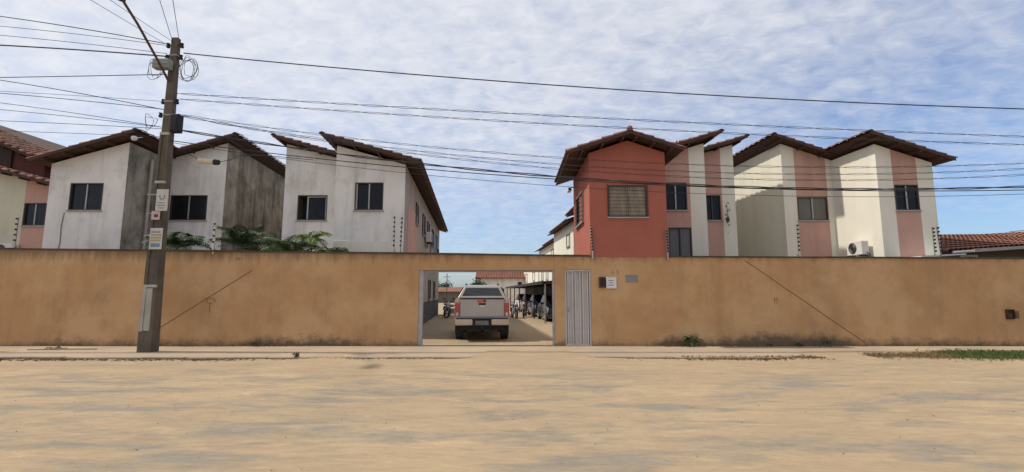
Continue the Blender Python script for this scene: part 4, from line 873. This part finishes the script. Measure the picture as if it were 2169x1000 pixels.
def motorbike(label, loc, rz, paint):
    t = thing('motorcycle', label, 'motorcycle', loc, rz, 'motorcycles parked in the yard')
    for y in (0, 1.25):
        n = 18; b = MB(); b.tube([(0, y + .27 * math.cos(2 * math.pi * k / n), .30 + .27 * math.sin(2 * math.pi * k / n)) for k in range(n + 1)], .045, 6); w = b.build('wheel', 'tyre', t)
        b = MB(); b.cyl((-.05, y, .3), (.05, y, .3), .06, 10)
        for k in range(6): b.tube([(0, y, .3), (0, y + .25 * math.cos(k * math.pi / 3), .3 + .25 * math.sin(k * math.pi / 3))], .008, 4)
        b.build('spokes', 'rim', w)
    MB().tube([(-.09, 0, .3), (-.09, .22, .86)], .022, 6).tube([(.09, 0, .3), (.09, .22, .86)], .022, 6).build('fork', 'galv', t)
    MB().tube([(-.34, .36, 1.04), (-.2, .26, 1.0), (0, .22, .93), (.2, .26, 1.0), (.34, .36, 1.04)], .016, 6).build('handlebar', 'black', t)
    MB().ball((0, .10, .86), .10, 8).build('headlight', 'lens', t, smooth=True)
    MB().loft([[(a * .05, .30, .74 + c * .04) for a, c in ((-1, -1), (1, -1), (1, 1), (-1, 1))], [(a * .14, .48, .76 + c * .09) for a, c in ((-1, -1), (1, -1), (1, 1), (-1, 1))], [(a * .11, .72, .74 + c * .07) for a, c in ((-1, -1), (1, -1), (1, 1), (-1, 1))]]).build('tank', paint, t, bevel=.03)
    MB().loft([[(a * .09, .72, .76 + c * .03) for a, c in ((-1, -1), (1, -1), (1, 1), (-1, 1))], [(a * .13, 1.05, .76 + c * .04) for a, c in ((-1, -1), (1, -1), (1, 1), (-1, 1))], [(a * .09, 1.38, .82 + c * .03) for a, c in ((-1, -1), (1, -1), (1, 1), (-1, 1))]]).build('seat', 'black', t, bevel=.02)
    MB().box(-.12, .12, .42, .78, .26, .60).build('engine', 'rim', t, bevel=.04); MB().tube([(.14, .5, .3), (.16, .9, .26), (.17, 1.5, .36)], [.03, .035, .05], 8).build('exhaust', 'galv', t)
    b = MB(); b.loft([[(-.07, .0 + .33 * math.cos(a), .3 + .33 * math.sin(a)), (.07, .33 * math.cos(a), .3 + .33 * math.sin(a)), (.07, .345 * math.cos(a), .3 + .345 * math.sin(a)), (-.07, .345 * math.cos(a), .3 + .345 * math.sin(a))] for a in [.5 + k * .28 for k in range(8)]]); b.build('front_mudguard', paint, t)
    b = MB(); b.loft([[(-.08, 1.25 + .34 * math.cos(a), .3 + .34 * math.sin(a)), (.08, 1.25 + .34 * math.cos(a), .3 + .34 * math.sin(a)), (.08, 1.25 + .355 * math.cos(a), .3 + .355 * math.sin(a)), (-.08, 1.25 + .355 * math.cos(a), .3 + .355 * math.sin(a))] for a in [.2 + k * .28 for k in range(8)]]); b.build('rear_mudguard', paint, t)
    for s in (-1, 1): MB().tube([(s * .3, .34, 1.03), (s * .34, .32, 1.16)], .008, 5).ball((s * .34, .32, 1.2), .055, 6, .7).build('mirror', 'black', t)
    MB().tube([(-.1, .7, .3), (-.26, .72, .0)], .012, 5).build('kickstand', 'galv', t)
    return t
motorbike('dark motorcycle with round headlight parked right of the pickup', (.28, 29.3, .004), R(12), 'navy')
motorbike('maroon motorcycle with white headlight parked near the carport posts', (.75, 30.6, .004), R(-8), 'darkred')
motorbike('blue-grey motorcycle parked by the side wall left of the pickup', (-4.05, 29.5, .004), R(-25), 'cloth_b')
motorbike('dark motorcycle parked just behind the blue-grey one, left of the pickup', (-4.25, 32.2, .004), R(20), 'darkred')

# ------------------------------------------------------------------ plants behind the wall
def frond_mesh(L, droop, wid, n=15, leaf=.4):
    b = MB(); pts = []
    for i in range(n + 1):
        s = i / n; a = R(68) - droop * s
        pts.append((0, 0, 0) if i == 0 else (pts[-1][0] + L / n * math.cos(a), 0, pts[-1][2] + L / n * math.sin(a)))
    b.tube(pts, [.012 * (1 - .8 * i / n) + .002 for i in range(n + 1)], 4)
    for i in range(2, n + 1):
        s = i / n; ll = leaf * math.sin(math.pi * (.15 + .8 * s)) + .05
        p = Vector(pts[i]); d = (Vector(pts[i]) - Vector(pts[i - 1])).normalized()
        for sd in (-1, 1):
            q = p + Vector((d.x * .45, sd * .75, d.z * .45 - .28)).normalized() * ll * random.uniform(.85, 1.1); mid = p.lerp(q, .45) + Vector((0, 0, .04)); w = d * wid
            b.add([p, mid - w, q, mid + w], [(0, 1, 2, 3)])
    return b.mesh('frond')
def palm(label, x, y, h, L, n, mat, droop=R(95), wid=.02, leaf=.4, tr=.05, seed=0):
    random.seed(seed); t = thing('palm', label, 'palm', (x, y, 0), 0, 'palms behind the wall')
    MB().tube([(0, 0, -.05), (.03, .02, h * .5), (0, 0, h)], [tr * 1.3, tr, tr * .8], 8).build('trunk', 'trunk', t)
    ms = [frond_mesh(L * random.uniform(.8, 1.1), droop * random.uniform(.8, 1.2), wid, leaf=leaf) for k in range(3)]
    for q in ms: q.materials.append(M[mat])
    for k in range(n): place(ms[k % 3], 'frond', t, (0, 0, h - .03), (random.uniform(-.15, .15), random.uniform(-.35, .35), 2 * math.pi * k / n + random.uniform(-.25, .25)))
    return t
palm('dense dark palm just right of the utility pole above the wall', -10.95, 15.35, 3.0, 1.2, 22, 'leafd', R(100), .03, .42, .06, 1)
palm('dark feathery palm beside the pale yellow fence post', -8.85, 15.45, 3.05, 1.2, 20, 'leafd', R(90), .024, .36, .05, 2)
palm('low spreading grey-green palm below the mouldy wall', -8.3, 15.5, 2.7, 1.35, 9, 'leafd', R(110), .022, .42, .06, 3)
palm('large bright palm cluster in front of the mouldy wall', -7.2, 15.45, 2.8, 1.25, 15, 'leaf', R(100), .026, .42, .06, 4)
palm('slender young palm with pale bare trunk by the white block', -6.62, 15.5, 3.3, .72, 10, 'leafy', R(105), .02, .28, .035, 5)
palm('small arching palm right of the slender one', -6.1, 15.4, 2.8, .75, 8, 'leaf', R(120), .02, .28, .04, 6)
palm('smallest palm tuft at the right end of the planting', -5.72, 15.35, 2.85, .5, 9, 'leafd', R(125), .02, .22, .04, 9)
random.seed(21)
def leafmass(b, c, r, n, size, rz=1.0):
    for i in range(n):
        v = Vector((random.gauss(0, 1), random.gauss(0, 1), random.gauss(0, 1))).normalized() * r * (random.random() ** .4); v.z *= rz
        p = Vector(c) + v; a = Vector((random.gauss(0, 1), random.gauss(0, 1), random.gauss(0, .6))).normalized(); q = a.cross(Vector((random.random(), random.random(), random.random()))).normalized()
        b.add([p, p + a * size * .5 + q * size * .25, p + a * size, p + a * size * .5 - q * size * .25], [(0, 1, 2, 3)])
def shrub(label, loc, r, n, size, mat, name='bush', cat='bush'):
    t = thing(name, label, cat, loc); b = MB()
    for k in range(5): leafmass(b, (random.uniform(-.6, .6) * r, random.uniform(-.3, .3) * r, r * random.uniform(.4, .9)), r * .6, n // 5, size, .8)
    b.build('foliage', mat, t, kind='stuff')
    s = MB()
    for k in range(5): s.tube([(0, 0, -.03), (random.uniform(-.4, .4) * r, random.uniform(-.15, .15) * r, r * .8)], .012, 5)
    s.build('stem', 'trunk', t); return t
shrub('low green weed bush at the wall foot right of the tower', (5.28, 14.15, 0), .26, 260, .075, 'leafd')
for x, rr in ((4.75, .10), (7.1, .08), (-8.7, .10), (-7.75, .09), (-10.3, .12)):
    pass
shrub('small weed clump by the foot of the utility pole', (-10.75, 14.2, 0), .16, 120, .06, 'leafd', 'weed_clump', 'weed')
shrub('small weed clump on the kerb line left of the gate', (-5.3, 11.86, .0), .10, 110, .05, 'leaf', 'weed_clump', 'weed')
shrub('small weed clump at the wall foot left of the gate', (-7.6, 14.22, 0), .11, 90, .05, 'leafd', 'weed_clump', 'weed')
for k, (x, lab) in enumerate(((7.6, 'first weed tuft along the mouldy wall foot at right'), (8.5, 'second weed tuft along the mouldy wall foot at right'), (9.3, 'third weed tuft along the mouldy wall foot at right'))):
    shrub(lab, (x, 14.24, 0), .09 + .02 * k, 80, .05, 'leafd', 'weed_clump', 'weed')
# far tree beyond the yard
t = thing('far_tree', 'small dark tree standing left of the far red-roofed house', 'tree', (-4.6, 57, 0))
MB().tube([(0, 0, -.05), (.1, 0, 1.3), (0, 0, 2.4)], [.14, .11, .06], 8).build('trunk', 'trunk', t); b = MB()
for k in range(9): leafmass(b, (random.uniform(-.7, 1.1), random.uniform(-.6, .6), 2.3 + random.uniform(-.3, .7)), .5, 140, .22)
b.build('crown', 'leafd', t, kind='stuff')
t = thing('far_tree', 'rounded tree beyond the yard at the left of the gate view', 'tree', (-12.2, 80, 0))
MB().tube([(0, 0, -.05), (.1, 0, 1.3), (0, 0, 2.6)], [.2, .15, .08], 8).build('trunk', 'trunk', t); b = MB()
for k in range(12): leafmass(b, (random.uniform(-2, 2), random.uniform(-1, 1), 2.2 + random.uniform(-.6, .9)), .8, 120, .3)
b.build('crown', 'leaf', t, kind='stuff')

# ------------------------------------------------------------------ verge grass, dead leaves, debris
def blades(name, label, cat, n, xr, yr, h, mat, dens=None):
    b = MB()
    for i in range(n):
        x = random.uniform(*xr); y = random.gauss((yr[0] + yr[1]) / 2, (yr[1] - yr[0]) / 3.6)
        if dens and random.random() > dens(x, y): continue
        a = random.random() * 6.283; hh = h * random.uniform(.4, 1.2); dx, dy = math.cos(a), math.sin(a); z = road_z(x, y) if y < 11.8 else max(0, road_z(x, y)); w = .006
        le = random.uniform(.2, 1.1) * hh
        b.add([(x - dy * w, y + dx * w, z - .005), (x + dy * w, y - dx * w, z - .005), (x + dx * le * .45, y + dy * le * .45, z + hh * .75), (x + dx * le, y + dy * le, z + hh)], [(0, 1, 2), (0, 2, 3)])
    o = b.build(name, mat, kind='stuff'); o['label'] = label; o['category'] = cat; return o
nzf = lambda x, y: .35 + .9 * max(0, noise.noise((x * 1.1, y * 1.5, 2)) + .25)
blades('grass', 'strip of green grass along the kerb at far right', 'grass', 15000, (10.55, 17.5), (11.35, 12.4), .10, 'grass', lambda x, y: min(1, (x - 10.4) / .9) * min(1, nzf(x, y) + .45))
blades('dry_grass', 'dry brown grass patch along the kerb left of the green strip', 'dry grass', 5000, (8.75, 11.9), (11.45, 12.2), .075, 'dry', nzf)
blades('dry_grass', 'sparse dry weeds along the kerb right of the gate', 'dry grass', 1500, (4.2, 7.4), (11.6, 11.95), .05, 'dry', nzf)
def scatter(name, label, n, xr, yr, size, mat, dens=None):
    b = MB()
    for i in range(n):
        x = random.uniform(*xr); y = random.gauss((yr[0] + yr[1]) / 2, (yr[1] - yr[0]) / 3.5)
        if dens and random.random() > dens(x, y): continue
        z = max(road_z(x, y), 0.0 if y > 11.95 else -1) + .004; a = random.random() * 6.283; s = size * random.uniform(.4, 1.3); t2 = random.uniform(-.5, .6) * s
        u = Vector((math.cos(a), math.sin(a), .15)) * s; v = Vector((-math.sin(a), math.cos(a), 0)) * s * .45 + Vector((0, 0, abs(t2)))
        p = Vector((x, y, z)); b.add([p - u, p - v * .6 + Vector((0, 0, .01)), p + u, p + v], [(0, 1, 2), (0, 2, 3)])
    o = b.build(name, mat, kind='stuff'); o['label'] = label; o['category'] = 'litter'; return o
scatter('leaf_litter', 'dead brown leaves gathered on the kerb right of the gate', 1500, (2.6, 7.6), (11.55, 12.0), .04, 'litter', lambda x, y: min(1, max(.08, (x - 3.4) / 2)) * nzf(x * 1.6, y))
scatter('leaf_litter', 'dead leaves and dirt along the kerb below the utility pole', 1300, (-13.2, -6.2), (11.5, 11.8), .034, 'litter', nzf)
scatter('leaf_litter', 'thin line of dirt and leaves on the kerb left of the gate', 260, (-6, -1.5), (11.65, 11.8), .03, 'litter', nzf)
scatter('leaf_litter', 'dark litter at the foot of the wall right of the tower', 700, (4.4, 10.4), (14.15, 14.36), .035, 'litter', nzf)
scatter('leaf_litter', 'dark litter at the foot of the wall left of the gate', 420, (-10.6, -6.0), (14.15, 14.36), .03, 'litter', nzf)
scatter('road_grit', 'small stones and grit strewn over the sandy road', 900, (-16, 16), (1.5, 13), .011, 'litter')
t = thing('debris_pile', 'flattened dark rag with a stick on the pavement at far left', 'debris', (-12.9, 13.55, 0))
b = MB(); n = 10
b.v = [((i / n - .5) * .62, (j / 5 - .5) * .30, .012 + .07 * max(0, 1 - abs(i / n - .5) * 2) * (.5 + .5 * math.sin(i * 1.7 + j))) for j in range(6) for i in range(n + 1)]
b.f = [(j * (n + 1) + i, j * (n + 1) + i + 1, (j + 1) * (n + 1) + i + 1, (j + 1) * (n + 1) + i) for j in range(5) for i in range(n)]
o = b.build('rag', 'litter', t); MB().tube([(-.5, -.22, .02), (.2, -.2, .025), (1.3, -.08, .02)], .016, 6).build('stick', 'trunk', t)
